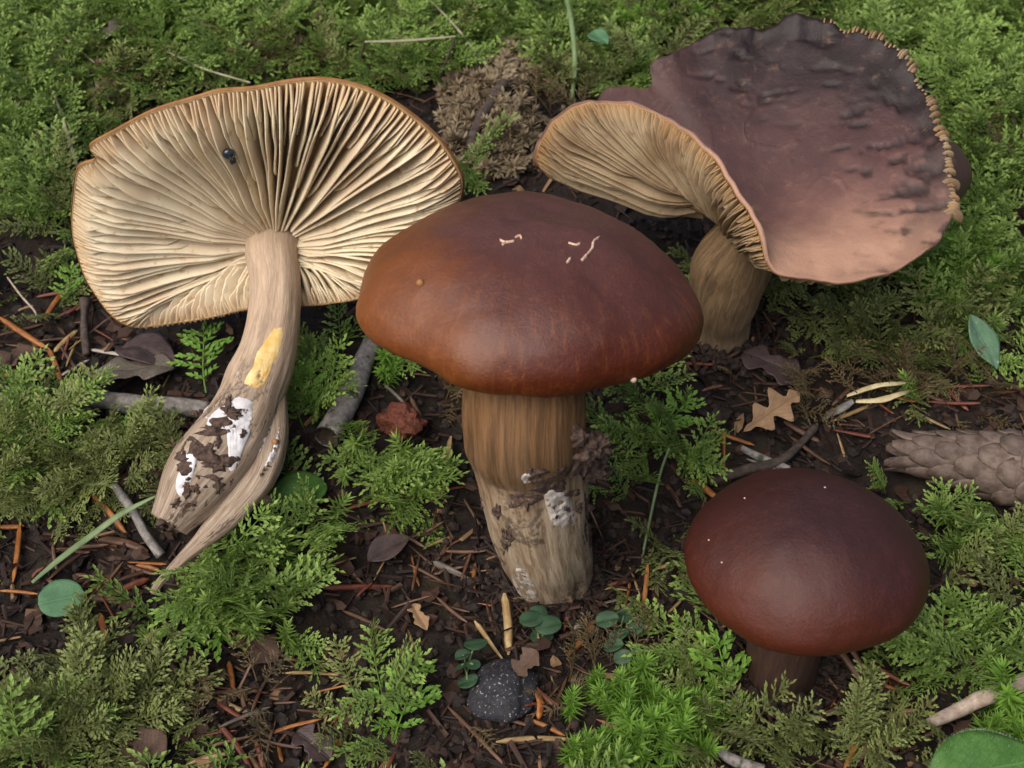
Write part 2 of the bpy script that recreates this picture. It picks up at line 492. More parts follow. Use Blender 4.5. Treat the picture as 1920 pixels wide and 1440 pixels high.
def make_gill(parent, mat, U, N, u0, s0, s1, depth, thick, wob, droop, seed, n=14):
    t = np.linspace(0, 1, n); s = s0 + (s1 - s0) * t
    r2 = np.random.default_rng(seed)
    w = wob * (np.sin(t * r2.uniform(2, 6) + r2.uniform(0, 6)) * 0.6 + np.sin(t * r2.uniform(9, 18) + r2.uniform(0, 6)) * 0.4)
    u = u0 + w
    b = sample(U, u, s); nn = nz(sample(N, u, s))
    tang = nz(np.cross(nz(np.gradient(b, axis=0)), nn))
    prof = np.minimum(np.clip(t / 0.22, 0, 1) ** 0.7, np.clip((1 - t) / 0.22, 0, 1) ** 0.6)
    if s0 < 0.25:
        prof = np.minimum(0.45 + 0.55 * np.clip(t / 0.25, 0, 1), np.clip((1 - t) / 0.20, 0, 1) ** 0.6)
    d = depth * (0.06 + 0.94 * prof)
    lean = r2.normal(0, 0.08)
    e = b + nn * d[:, None] + tang * (lean * d)[:, None] + np.asarray(droop)[None] * (d / depth)[:, None]
    mid = b * 0.5 + e * 0.5
    bb = b - nn * 0.10
    q = [bb - tang * thick * .62, mid - tang * thick * .55, e - tang * thick * .30 - nn * 0.02, e + nn * 0.015, e + tang * thick * .30 - nn * 0.02, mid + tang * thick * .55, bb + tang * thick * .62]
    Q = np.stack(q, 0)                                   # 7 x n
    V = Q.reshape(-1, 3); F = grid_faces(7, n, False)
    edge = np.repeat(np.array([0, .5, .9, 1, .9, .5, 0]), n); along = np.tile(s, 7)
    return part('gill', V, F, mat, parent, True, {'edge': edge, 'along': along})

# ------------------------------------------------------------------ convex mushroom (middle and small one)
def convex_cap(root, centre, axis_, R, prof, mat, rfun, lump, orange_dir, seed, nu=160, ns=90, side_pow=1.0):
    a = nz(axis_); e1 = nz(np.cross([0, 1, 0], a)); e2 = np.cross(a, e1)
    prof = crom(np.array(prof), ns)
    th = np.linspace(0, 2 * np.pi, nu, endpoint=False)
    rf = rfun(th)
    pr = prof[:, 0][None] * (1 + (rf[:, None] - 1) * np.clip(prof[:, 0], 0, 1)[None])
    P = centre + R * (pr[..., None] * (np.cos(th)[:, None, None] * e1 + np.sin(th)[:, None, None] * e2) + prof[:, 1][None, :, None] * a)
    arc = np.concatenate([[0], np.cumsum(np.linalg.norm(np.diff(prof, axis=0), axis=1))])
    krim = np.argmax(prof[:, 0]); rad = arc / arc[krim]
    N = grid_normals(P)
    if np.dot(N[0, 0], a) < 0: N = -N
    fade = np.clip((1.35 - rad) / 0.2, 0, 1)
    P = P + N * (lump * (0.8 * noise(P, 0.32, seed, 2) + 0.20 * noise(P, 1.0, seed + 5, 2) + 0.05 * noise(P, 3.5, seed + 6, 2)) * fade[None])[..., None]
    P[:, 0] = P[:, 0].mean(0)
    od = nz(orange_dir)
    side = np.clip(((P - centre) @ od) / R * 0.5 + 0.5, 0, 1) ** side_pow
    F = grid_faces(nu, ns, True)
    fn = np.cross(P[1, 5] - P[0, 5], P[0, 6] - P[0, 5])
    if np.dot(fn, a) < 0: F = F[:, ::-1]
    o = part('cap', P.reshape(-1, 3), F, mat, root, True, {'rad': np.tile(rad, nu), 'side': side.ravel(), 'pol': np.stack([np.repeat(np.cos(th), ns), np.repeat(np.sin(th), ns), np.tile(rad, nu)], -1)})
    return o, P, N

def cap_point(P, px, py):                # vertex of a cap grid seen nearest to a photograph pixel, front side
    Q = P.reshape(-1, 3) - CAMP; w = Q @ FWD
    X = 960 + FPX * (Q @ RGT) / w; Y = 720 - FPX * (Q @ UPV) / w
    d = (X - px) ** 2 + (Y - py) ** 2 + np.where(w > np.median(w) + 1.5, 1e4, 0)
    k_ = np.argsort(d)[:6]
    return int(k_[np.argmin(w[k_])])

def scratch(parent, P, N, pts, wid, mat, name='torn_skin'):
    idx = [cap_point(P, *p) for p in pts]
    Pv = P.reshape(-1, 3)[idx]; Nv = N.reshape(-1, 3)[idx]
    S = crom(Pv + Nv * 0.02, 4 * len(pts)); W = crom(Nv, 4 * len(pts))
    t = nz(np.gradient(S, axis=0)); b = nz(np.cross(t, W))
    r = np.random.default_rng(len(pts) + int(pts[0][0]))
    w = wid * (0.4 + 0.8 * r.random(len(S))); w[0] = w[-1] = wid * 0.15
    Q = np.stack([S - b * w[:, None] - W * 0.05, S - b * w[:, None] * .5 + W * 0.025, S + b * w[:, None] * .5 + W * 0.03, S + b * w[:, None] - W * 0.05], 0)
    part(name, Q.reshape(-1, 3), grid_faces(4, len(S)), mat, parent, True)

PROF = [(0, .40), (.12, .398), (.25, .388), (.42, .36), (.58, .312), (.72, .24), (.84, .145), (.93, .045), (.985, -.055), (1.0, -.14), (.975, -.22), (.92, -.265), (.85, -.27), (.76, -.245), (.6, -.20), (.42, -.16), (.28, -.15), (.1, -.15)]

# --- middle mushroom
tiltB = math.radians(17)
axB = np.array([0.05, math.sin(tiltB), math.cos(tiltB)])
baseB = G(1032, 1085)
capB = at(996, 524, 8.3)
mushB = empty('mushroom', [baseB[0], baseB[1], baseB[2]])
tag(mushB, 'chestnut brown mushroom with glossy domed cap upright on thick whitish brown stem', 'mushroom')
sB = px_cm(capB)
RB = 318 * sB
def rB(th):
    return 1 + 0.035 * np.cos(th - math.radians(200)) + 0.035 * np.cos(2 * (th - math.radians(-20))) + 0.025 * np.cos(3 * th + 0.6) + 0.014 * np.cos(5 * th + 2) + 0.006 * np.cos(9 * th)
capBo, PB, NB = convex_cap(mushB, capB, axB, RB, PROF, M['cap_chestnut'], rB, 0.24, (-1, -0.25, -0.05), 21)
stemB_S = crom([baseB + [0.05, 0, -0.8], baseB + [0.0, 0.05, 0.6], at(1012, 980, 2.4), at(990, 850, 4.9), at(981, 765, 6.5), capB - axB * 0.3], 60)
stemB_R = crom(np.array([[1.15], [1.24], [1.34], [1.46], [1.52], [1.42]]), 60)[:, 0]
V, F, C = tube(stemB_S[::-1], stemB_R[::-1], 72, 0.05, 0.8, 5, ridges=0.075)
stBo = part('stem', V, F, M['stem_middle'], mushB, True, {'cs': C})
keep(baseB + [0, 0, -1], capB, 1.75, 1.75)
def clod(parent, c, r, seed, squash=(1, 1, 1), amp=0.5, mat='clod'):
    V, F = blob(c, r, seed, 4, amp, 2.2, squash)
    return part('soil_clod', V, F, M[mat], parent)
stemB_V = V
CLODS_B = True
# torn pale bits of skin on the cap
scratch(capBo, PB, NB, [(934, 447), (945, 450), (960, 450)], 0.033, M['tear'])
scratch(capBo, PB, NB, [(945, 450), (938, 455)], 0.030, M['tear'])
scratch(capBo, PB, NB, [(964, 443), (972, 440), (978, 444)], 0.030, M['tear'])
scratch(capBo, PB, NB, [(1072, 453), (1080, 453), (1088, 450)], 0.027, M['tear'])
scratch(capBo, PB, NB, [(1126, 441), (1117, 448), (1114, 462), (1108, 475), (1098, 486)], 0.042, M['tear'])
scratch(capBo, PB, NB, [(1074, 478), (1070, 490)], 0.042, M['tear'])
for (px, py, r) in [(1192, 714, 0.085), (783, 521, 0.10)]:
    i = cap_point(PB, px, py); V, F = blob(PB.reshape(-1, 3)[i] + NB.reshape(-1, 3)[i] * 0.0, r, 3, 2, 0.2)
    part('pale_speck', V, F, M['tear'] if r < 0.09 else M['rim_orange'], capBo)

# --- small mushroom
tiltD = math.radians(11)
axD = np.array([0.0, math.sin(tiltD), math.cos(tiltD)])
capD = at(1518, 1030, 3.6)
baseD = capD - axD * 3.6 + [-0.35, -0.3, 0]; baseD[2] = hgt(baseD[0], baseD[1])
mushD = empty('mushroom', baseD)
tag(mushD, 'small dark red brown mushroom with smooth rounded cap low among moss', 'mushroom')
RD = 224 * px_cm(capD)
PROFD = [(0, .50), (.12, .497), (.25, .48), (.42, .435), (.58, .365), (.72, .28), (.84, .175), (.93, .06), (.985, -.06), (1.0, -.17), (.97, -.28), (.90, -.36), (.80, -.39), (.68, -.36), (.5, -.28), (.36, -.22), (.2, -.20), (.08, -.20)]
def rD(th):
    return 1 + 0.02 * np.cos(th - 2.5) + 0.015 * np.cos(2 * th + .5) + 0.012 * np.cos(3 * th)
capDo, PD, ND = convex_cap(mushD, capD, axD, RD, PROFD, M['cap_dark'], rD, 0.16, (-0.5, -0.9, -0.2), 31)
S = crom([baseD + [0, 0, -0.5], baseD + [0.05, 0.05, 0.8], capD - axD * 0.9, capD - axD * 0.2], 30)
V, F, C = tube(S[::-1], crom(np.array([[1.0], [1.0], [1.15], [1.2]]), 30)[::-1, 0], 40, 0.06, 1.0, 8, ridges=0.03)
part('stem', V, F, M['stem_small'], mushD, True, {'cs': C})
keep(baseD, capD - axD * 0.6, 1.5, 2.2); keep(capD - [1.6, 0, .3], capD + [1.6, 0, -.3], 1.5)
for (px, py) in [(1396, 930), (1324, 1013), (1350, 1058), (1545, 911)]:
    i = cap_point(PD, px, py); V, F = blob(PD.reshape(-1, 3)[i], 0.03, 3, 1, 0.2)
    part('pale_speck', V, F, M['tear'], capDo)

# ------------------------------------------------------------------ left mushroom: lying on its side, gills to the viewer
axA = nz(np.array([-0.10, -1.0, 0.10]))
pcA0 = at(516, 470, 3.9)
pcA = pcA0 + axA * 1.25
eA1 = nz(np.cross([0, 0, 1.0], axA)) * -1        # to the right in the picture
if eA1[0] < 0: eA1 = -eA1
eA2 = nz(np.cross(eA1, axA));
if eA2[2] < 0: eA2 = -eA2
rimA_px = [(866, 355), (846, 292), (803, 240), (742, 195), (680, 167), (610, 154), (540, 157), (470, 168), (408, 174), (372, 184), (300, 204), (232, 235), (176, 264), (186, 288), (152, 308), (139, 370), (135, 430),
           (146, 490), (166, 545), (200, 590), (246, 615), (300, 612), (370, 598), (440, 582), (500, 572), (560, 568), (620, 566), (690, 552), (765, 495), (836, 428)]
rim3 = np.array([on_plane(px, py, pcA, axA) for px, py in rimA_px])
NU = 300
rimA = crom(rim3, NU, True)
baseA = G(330, 985)
mushA = empty('mushroom', [baseA[0], baseA[1], baseA[2]])
tag(mushA, 'mushroom lying on its side showing cream gills and a curved split stem', 'mushroom')
ns = 60
s = np.linspace(0, 1, ns)
q = rimA - pcA
lumpA = noise(rimA, 0.35, 41, 2)[:, None] * 0.35
wf = -1.55 * (1 - s ** 2.2)[None] * np.ones((NU, 1)) + lumpA * (s ** 3)[None]
UA = pcA + q[:, None] * s[None, :, None] + wf[..., None] * axA
UA[:, 0] = UA[:, 0].mean(0)
thick = 0.95 * (1 - s ** 2) + 0.05
BA = UA - axA * thick[None, :, None] + q[:, None] * (0.004 * s ** 4)[None, :, None]
NA = grid_normals(UA)
if np.dot(NA[0, 10], axA) < 0: NA = -NA
Vc = np.concatenate([UA, BA[:, ::-1]], 1)
Fc = grid_faces(NU, 2 * ns, True)
fn = np.cross(Vc[1, 5] - Vc[0, 5], Vc[0, 6] - Vc[0, 5])
if np.dot(fn, axA) < 0: Fc = Fc[:, ::-1]
capAo = part('cap', Vc.reshape(-1, 3), Fc, M['flesh_ochre'], mushA)
# the thin brown skin of the cap's back, curling round the rim
Vs = np.concatenate([UA[:, -1:] + (q * 0.004)[:, None] + axA * 0.01, BA[:, ::-1] - axA * 0.03 + (q * 0.006)[:, None] * (s[::-1] ** 4)[None, :, None]], 1)
Fs = grid_faces(NU, Vs.shape[1], True)
if np.dot(fn, axA) < 0: Fs = Fs[:, ::-1]
part('cap_skin', Vs.reshape(-1, 3), Fs, M['rim_orange'], capAo)
gcount = 0
seglen = np.concatenate([[0], np.cumsum(np.linalg.norm(np.roll(q, -1, 0) - q, axis=1))]); seglen /= seglen[-1]
ang = np.unwrap(np.arctan2(q @ eA2, q @ eA1)); ang = (ang - ang[0]); ang /= (ang[-1] + (ang[-1] - ang[-2]))
def u_of(f):                                  # even spacing: half by rim length, half by angle
    mixd = 0.5 * seglen[:-1] + 0.5 * ang
    return np.interp(f % 1.0, np.append(mixd, 1.0), np.append(np.arange(NU) / NU, 1.0))
NG = 66
down = np.array([0, 0, -1.0])
for i in range(NG):
    for (off, s0, dp, th_) in ((0.0, 0.14, 0.85, 0.10), (0.5, 0.38, 0.74, 0.095), (0.25, 0.68, 0.52, 0.075), (0.75, 0.72, 0.52, 0.075)):
        u = u_of((i + off + rng.normal(0, 0.05)) / NG)
        s0_ = s0 + (rng.normal(0, 0.05) if s0 > 0.2 else rng.normal(0, 0.01))
        make_gill(capAo, M['gill_cream'], UA, NA, u, s0_, 0.995, dp * rng.uniform(.85, 1.1), th_, 0.0014, down * (0.05 + 0.16 * max(0.0, -math.sin(2 * math.pi * np.interp(u, np.arange(NU) / NU, ang)))), 1000 + gcount)
        gcount += 1
for a_ in np.linspace(0, 2 * np.pi, 14, endpoint=False):
    for r_ in (0.35, 0.75):
        qq = np.interp(a_ / (2 * np.pi), np.append(ang, 1.0), np.append(np.arange(NU), NU - 1))
        p = pcA + q[int(qq)] * r_ - axA * 0.8
        keep(p, p, 1.5)
# stem: main body, torn flap, yellow wound, white mycelium, soil
SA = crom([pcA0 - axA * 0.5, pcA0 + axA * 0.25, at(519, 545, 3.7), at(507, 640, 3.3), at(474, 735, 2.8), at(428, 830, 2.3), at(366, 908, 1.75), at(316, 982, 1.25)], 90)
wA = np.array([[66], [55], [51], [53], [62], [71], [64], [40]]) * px_cm(at(450, 800, 2.5))
V, F, C = tube(SA, crom(wA, 90)[:, 0], 64, 0.08, 0.7, 12, ridges=0.045)
stemA_V = V
stAo = part('stem', V, F, M['stem_left'], mushA, True, {'cs': C})
SF = crom([at(505, 700, 2.7), at(506, 770, 2.5), at(502, 840, 2.2), at(476, 908, 1.8), at(418, 978, 1.3), at(354, 1037, 0.85), at(305, 1085, 0.55), at(286, 1113, 0.4)], 60)
wF = np.array([[16], [28], [31], [30], [23], [13], [7], [3]]) * 0.0165
V, F, C = tube(SF, crom(wF, 60)[:, 0], 36, 0.05, 0.9, 14, flat=0.8, ridges=0.05)
C[:, 2] += 4.5
part('torn_flap', V, F, M['stem_left'], stAo, True, {'cs': C})
stemA_V = np.concatenate([stemA_V, V])
KA = np.array(SA)
for i in range(6, 88, 8):
    keep(SA[i], SA[i + 2], 1.15)
keep(SF[5], SF[-1], 1.0, 0.35)

def patch(name, parent, surfV, mat, outline_px, lift, ref_depth_pts, n=16, thick=0.06, rough=0.04, seed=0):
    """a thin irregular piece lying on a surface: its outline is given in photograph pixels, each vertex is seated on the surface"""
    c = np.mean(outline_px, 0); o = crom(np.array(outline_px, float), 40, True)
    ring = np.linspace(0, 1, n)
    px = c + (o - c)[:, None] * ring[None, :, None]
    px = px.reshape(-1, 2)
    W = (surfV - CAMP) @ FWD
    SX = 960 + FPX * ((surfV - CAMP) @ RGT) / W; SY = 720 - FPX * ((surfV - CAMP) @ UPV) / W
    out = []
    for (x, y) in px:
        d = (SX - x) ** 2 + (SY - y) ** 2
        kk = np.argpartition(d, 10)[:10]
        near = kk[W[kk] < W[kk].min() + 0.8]
        wt = 1 / (d[near] + 4.0)
        dep = (W[near] * wt).sum() / wt.sum()
        r_ = ray(x, y)
        out.append(CAMP + r_ * dep)
    Q = np.array(out).reshape(40, n, 3)
    prof = (1 - ring ** 6)
    nrm = nz(CAMP - Q.mean((0, 1)))
    Q = Q + nrm * (lift * prof + thick * prof * 0)[None, :, None] - nrm * (0.06 * (1 - prof))[None, :, None]
    Q = Q + nrm * (rough * noise(Q, 4.0, seed, 3) * prof[None])[..., None]
    Q[:, 0] = Q[:, 0].mean(0)
    F = grid_faces(40, n, True)
    fn = np.cross(Q[1, 5] - Q[0, 5], Q[0, 6] - Q[0, 5])
    if fn.dot(nrm) < 0: F = F[:, ::-1]
    return part(name, Q.reshape(-1, 3), F, M[mat], parent)
patch('yellow_wound', stAo, stemA_V, 'wound_yellow', [(520, 600), (540, 598), (538, 640), (518, 680), (500, 720), (482, 742), (456, 735), (452, 715), (470, 690), (478, 660), (498, 630)], 0.02, None, seed=3, rough=0.012)
patch('mycelium_patch', stAo, stemA_V, 'mycelium', [(440, 738), (478, 746), (494, 770), (488, 795), (470, 835), (448, 885), (428, 890), (425, 840), (415, 800), (380, 800), (385, 765)], 0.04, None, seed=4)
patch('mycelium_patch', stAo, stemA_V, 'mycelium', [(500, 792), (520, 786), (536, 790), (534, 830), (522, 872), (500, 880), (478, 885), (480, 840)], 0.04, None, seed=5)
patch('mycelium_patch', stAo, stemA_V, 'mycelium', [(345, 845), (372, 835), (368, 880), (350, 925), (330, 940), (328, 895)], 0.03, None, seed=6)
def seat(surfV, px, py, inn=0.02):
    d = nz(ray(px, py)); vv = surfV - CAMP; tt = vv @ d; dist = np.linalg.norm(vv - tt[:, None] * d, axis=1)
    kk = np.argsort(dist)[:12]; j = kk[np.argmin(tt[kk])]
    return CAMP + d * (tt[j] + inn)
def crust(parent, surf, px, py, rx, ry, seed, lift=0.07, rough=0.10, mat='clod'):
    r_ = np.random.default_rng(seed); n_ = 22; a_ = np.linspace(0, 2 * np.pi, n_, endpoint=False)
    k_ = 1 + 0.35 * np.sin(a_ * 2 + r_.uniform(0, 6)) + r_.normal(0, .24, n_)
    o = patch('soil_crust', parent, surf, mat, [(px + rx * c_ * max(.25, m_), py + ry * s_ * max(.25, m_)) for c_, s_, m_ in zip(np.cos(a_), np.sin(a_), k_)], lift, None, 14, 0.06, rough, seed)
    return o
for j, (px, py, rx, ry) in enumerate([(405, 802, 42, 17), (380, 845, 40, 22), (412, 868, 30, 20), (432, 775, 26, 9), (427, 762, 7, 20), (345, 866, 20, 22), (398, 905, 30, 12), (500, 888, 16, 26), (496, 925, 15, 22),
                                      (372, 775, 10, 10), (350, 915, 12, 14), (440, 900, 9, 12), (330, 945, 10, 9), (455, 815, 8, 10), (310, 985, 14, 9)]):
    crust(stAo, stemA_V, px, py, rx, ry, 200 + j)
r5 = np.random.default_rng(77)
for j in range(16):
    f_ = r5.random(); cx_ = 470 - 140 * f_ + r5.normal(0, 26); cy_ = 770 + 190 * f_ + r5.normal(0, 14)
    crust(stAo, stemA_V, cx_, cy_, r5.uniform(4, 11), r5.uniform(3, 9), 300 + j, 0.05, 0.07)
for j, (px, py, rx, ry) in enumerate([(1005, 905, 34, 16), (985, 935, 26, 22), (1040, 905, 30, 14), (1000, 885, 22, 10), (1055, 885, 20, 12), (1095, 950, 14, 26), (1060, 955, 9, 8), (1045, 965, 6, 10), (1100, 1000, 12, 20), (930, 960, 8, 16), (950, 1010, 10, 30), (905, 940, 6, 12), (1075, 925, 12, 9)]):
    crust(stBo, stemB_V, px, py, rx, ry, 260 + j)
for (px, py, r, sd, sq) in [(1092, 850, .50, 1, (1, .8, 1.0)), (1110, 880, .40, 2, (1, .8, .9)), (1118, 835, .34, 9, (1, .8, .9)), (1085, 820, .22, 10, (.8, .8, 1.2))]:
    clod(mushB, seat(stemB_V, px, py, 0.1), r, sd, sq, 0.7)
patch('mycelium_patch', stBo, stemB_V, 'mycelium_dim', [(1018, 930), (1040, 915), (1062, 925), (1075, 950), (1080, 980), (1060, 995), (1035, 985), (1025, 960)], 0.05, None, seed=7, rough=0.08)
patch('mycelium_patch', stBo, stemB_V, 'mycelium_dim', [(985, 885), (1000, 888), (996, 905), (984, 908), (976, 898)], 0.06, None, seed=8, rough=0.05)
patch('mycelium_patch', stBo, stemB_V, 'mycelium_dim', [(965, 1060), (985, 1068), (1000, 1090), (1010, 1120), (990, 1130), (970, 1115), (960, 1085)], 0.05, None, seed=9, rough=0.08)
i0 = seat(stemA_V, 517, 829); V, F = blob(i0, 0.10, 3, 2, 0.3); part('red_speck', V, F, M['rim_orange'], mushA)
# black beetle-like bead among the gills
gd = on_plane(431, 285, pcA, axA)
bead = empty('beetle', gd + axA * 0.15)
tag(bead, 'tiny black shiny beetle on the cream gills of the lying mushroom', 'beetle')
V, F = blob(gd + axA * 0.10 , 0.20, 4, 3, 0.12, 1.0, (0.9, 0.7, 0.85)); part('body', V, F, M['black_bead'], bead)
V, F = blob(gd + axA * 0.05 + [0.06, 0, -0.28], 0.12, 6, 3, 0.2, 1.0, (0.8, 0.6, 1.0)); part('head', V, F, M['black_bead'], bead)

# ------------------------------------------------------------------ back right mushroom: wavy cap with its front edge lifted
C0 = at(1418, 405, 5.6)
rimC_spec = [(1452, 502, 6.3), (1424, 425, 7.1), (1374, 335, 7.8), (1303, 250, 8.2), (1222, 204, 8.2), (1130, 187, 7.9), (1058, 208, 7.2), (1014, 258, 6.2), (1002, 312, 5.2),
             (1062, 285, 4.4), (1100, 225, 4.8), (1140, 165, 5.6), (1215, 168, 6.3), (1222, 122, 6.8), (1262, 98, 7.1), (1300, 82, 7.0), (1350, 62, 7.3), (1395, 55, 7.4), (1425, 68, 7.2), (1480, 44, 7.6), (1590, 60, 7.7),
             (1680, 108, 7.7), (1738, 190, 7.5), (1772, 290, 7.1), (1786, 385, 6.5), (1768, 440, 6.2), (1700, 496, 6.0), (1605, 526, 5.9), (1520, 520, 6.0)]
NUC = 320
rC = crom(np.array([at(*p) for p in rimC_spec]), NUC, True)
uC = np.arange(NUC) / NUC
wv = noise(rC, 1.1, 61, 2)
rC = rC + np.stack([0.05 * noise(rC, 2.4, 62, 2), 0.05 * noise(rC, 2.4, 63, 2), 0.13 * wv], -1)
nsC = 90
s = np.linspace(0, 1, nsC)
q = rC - C0
# horizontal runs straight out, height follows a bowl that eases over near the rim
hs = s ** 1.0
zs = 1.35 * s ** 1.7 - 0.35 * s ** 3.2
kern = np.exp(-(np.arange(-24, 25) / 13.0) ** 2); kern /= kern.sum()
qS = sum(kern[j] * np.roll(q, j - 24, axis=0) for j in range(49))
qq = qS[:, None] + (q - qS)[:, None] * (s ** 8)[None, :, None]
TC = C0 + qq * np.stack([hs, hs, zs], -1)[None]
edge_front = np.exp(-((((uC - 27.2 / 29 + .5) % 1) - .5) / 0.13) ** 2)       # the drooping front lobe
TC[..., 2] += (0.28 * edge_front)[:, None] * (np.sin(np.pi * s ** 1.2) ** 1.5)[None]
TC[:, 0] = TC[:, 0].mean(0)
NC = grid_normals(TC)
if NC[0, 20, 2] < 0: NC = -NC
back = np.exp(-((((uC - 20.0 / 29 + .5) % 1) - .5) / 0.17) ** 2)            # old wrinkled side
w1 = noise(TC, 0.9, 71, 3); w2 = np.abs(noise(TC * [1, 1, .5], 0.75, 75, 2))
pits = np.clip(noise(TC * [0.8, 1.7, 1], 1.9, 79, 3) - 0.30, 0, 1) * 3.0 * np.clip((s - 0.45) / 0.3, 0, 1)[None] * np.clip(back * 1.3, 0, 1)[:, None]
pits = np.clip(pits, 0, 1)
ridge = np.clip(1 - w2 / 0.07, 0, 1) * np.clip(1 - np.abs(s - 0.45) / 0.35, 0, 1)[None] * np.clip(back * 1.4, 0, 1)[:, None]
TCd = TC + NC * (0.05 * w1 * s[None] + 0.05 * ridge - 0.09 * pits)[..., None]
curl = np.clip((s - 0.93) / 0.07, 0, 1) ** 2                                  # rim curled up along the back
TCd = TCd + np.array([0, 0, 1.0]) * ((0.22 + 0.14 * noise(rC, 2.2, 83, 2))[:, None] * back[:, None] * curl[None])[..., None]
TCd[:, 0] = TCd[:, 0].mean(0)
thC = 0.42 * (1 - s) ** 1.2 + 0.12
UC = TCd - NC * thC[None, :, None]
UC[:, 0] = UC[:, 0].mean(0)
front = np.clip((rC[:, 1].max() - TC[..., 1]) / (rC[:, 1].max() - rC[:, 1].min()), 0, 1)
age = 0.06 + 0.80 * front ** 1.35 + 0.30 * (s ** 3)[None] * (1 - back)[:, None] - 0.30 * (back[:, None] * np.clip((s - .55) / .45, 0, 1)[None])
age = np.clip(age + 0.25 * edge_front[:, None] * s[None] , 0, 1)
mott = noise(TC, 1.6, 93, 3)
pitA = np.clip(pits * 1.2 + np.clip(back * 1.5, 0, 1)[:, None] * np.clip((s[None] - 0.86 + 0.14 * mott) / 0.08, 0, 1) * 0.85, 0, 1)
Vt = np.concatenate([TCd, UC[:, ::-1]], 1)
ageA = np.concatenate([age, age[:, ::-1]], 1); pitA = np.concatenate([pitA, 0 * pitA], 1)
Fc = grid_faces(NUC, 2 * nsC, True)
fn = np.cross(Vt[1, 40] - Vt[0, 40], Vt[0, 41] - Vt[0, 40])
if fn.dot(NC[0, 40]) < 0: Fc = Fc[:, ::-1]
baseC = G(1345, 640)
mushC = empty('mushroom', baseC)
tag(mushC, 'old mushroom with wavy purplish brown cap, lifted edge and blackened wrinkled rim', 'mushroom')
capCo = part('cap', Vt.reshape(-1, 3), Fc, M['cap_weathered'], mushC, True, {'age': ageA.ravel(), 'pit': pitA.ravel()})
# flesh lining under the cap, carrying the gills
LU = UC - NC * 0.015
LU[:, -1] = UC[:, -1] * 0.6 + TCd[:, -1] * 0.4
Fl = grid_faces(NUC, nsC, True)
if fn.dot(NC[0, 40]) >= 0: Fl = Fl[:, ::-1]
part('cap_underside', LU.reshape(-1, 3), Fl, M['gill_dark'], capCo, True, {'edge': np.zeros(NUC * nsC), 'along': np.tile(s, NUC)})
segC = np.concatenate([[0], np.cumsum(np.linalg.norm(np.roll(rC, -1, 0) - rC, axis=1))]); segC /= segC[-1]
NGC = 80
gcount = 0
for i in range(NGC):
    for (off, s0, dp, th_) in ((0.0, 0.26, 0.62, 0.07), (0.5, 0.50, 0.55, 0.065), (0.27, 0.74, 0.42, 0.055)):
        f_ = ((i + off + rng.normal(0, 0.05)) / NGC) % 1
        s10 = np.interp(9.5 / 29, np.append(uC, 1.0), segC)
        f_ = f_ / 0.66 * s10 if f_ < 0.66 else s10 + (f_ - 0.66) / 0.34 * (1 - s10)
        u = np.interp(f_, segC, np.append(uC, 1.0))
        make_gill(capCo, M['gill_tan'], LU, -NC, u, s0 + rng.normal(0, 0.02), 0.985, dp * rng.uniform(.85, 1.1), th_, 0.002, (0, 0, 0), 5000 + gcount, 12)
        gcount += 1
# pale gill ends showing beyond the shrivelled rim: thin half-round blades set across it
for i in range(58):
    u = 19.6 / 29 + (24.3 - 19.6) / 29 * i / 57 + rng.normal(0, .0004)
    p = sample(TCd, np.array([u]), np.array([1.0]))[0]; c = sample(TCd, np.array([u]), np.array([0.95]))[0]
    out = nz((p - c) * [1, 1, 0.3]); tn = nz(np.cross(out, [0, 0, 1.0])); up = np.cross(tn, out)
    if up[2] < 0: up = -up
    amp = 0.65 + 0.5 * float(noise(p, 0.9, 87, 1)); amp *= 1.0 if p[0] > C0[0] + 3.5 else 0.42
    rr_ = 0.25 * max(.25, amp + rng.normal(0, .28)) * rng.uniform(.8, 1.2); w = 0.038 * rng.uniform(.8, 1.3)
    a_ = np.linspace(-0.5, math.pi * .8, 8)
    ctr = p - up * rr_ * 0.55
    ctl = ctr + out * (np.cos(a_) * rr_ * 0.9)[:, None] + up * (np.sin(a_) * rr_ * 0.9)[:, None] + tn * rng.normal(0, .02)
    Q = np.stack([np.tile(ctr - tn * w, (8, 1)), ctl - tn * w * .7, ctl + (ctl - ctr) * .10, ctl + tn * w * .7, np.tile(ctr + tn * w, (8, 1))], 0)
    part('gill', Q.reshape(-1, 3), grid_faces(5, 8), M['gill_tan' if p[0] > C0[0] + 4.5 and rng.random() < .75 else 'gill_dark'], capCo, True, {'edge': np.ones(40), 'along': np.full(40, .5)})
# folded lobe hanging behind the right edge
pl = at(1800, 335, 4.6)
Q = []
for t in np.linspace(0, 1, 24):
    row = []
    for b_ in np.linspace(0, 1, 16):
        px = 1755 + 68 * b_ ** 0.8 * (0.55 + 0.45 * math.sin(math.pi * min(1, t * 1.05))); py = 268 + 125 * t
        row.append(at(px, py, 6.6 - 1.6 * b_ ** 2 - 0.6 * t))
    Q.append(row)
Q = np.array(Q); Nq = grid_normals(Q, False)
Q2 = Q - np.array([0, .18, -.1]) * -1
Vl = np.concatenate([Q, Q2[:, ::-1]], 1)
part('cap_lobe', Vl.reshape(-1, 3), grid_faces(24, 32), M['cap_weathered'], capCo, True, {'age': np.full(24 * 32, 0.42), 'pit': np.zeros(24 * 32)})
SC = crom([baseC + [-0.1, 0, -0.7], baseC + [0.0, 0.1, 0.6], at(1356, 560, 2.0), at(1378, 490, 3.6), C0 - np.array([0, 0, 0.35])], 40)
RC = crom(np.array([[1.05], [1.0], [1.12], [1.20], [0.85]]), 40)[:, 0]
V, F, C = tube(SC[::-1], RC[::-1], 48, 0.07, 0.8, 15, ridges=0.03)
part('stem', V, F, M['stem_back'], mushC, True, {'cs': C})
keep(baseC - [0, 0, 1], C0, 1.35); 
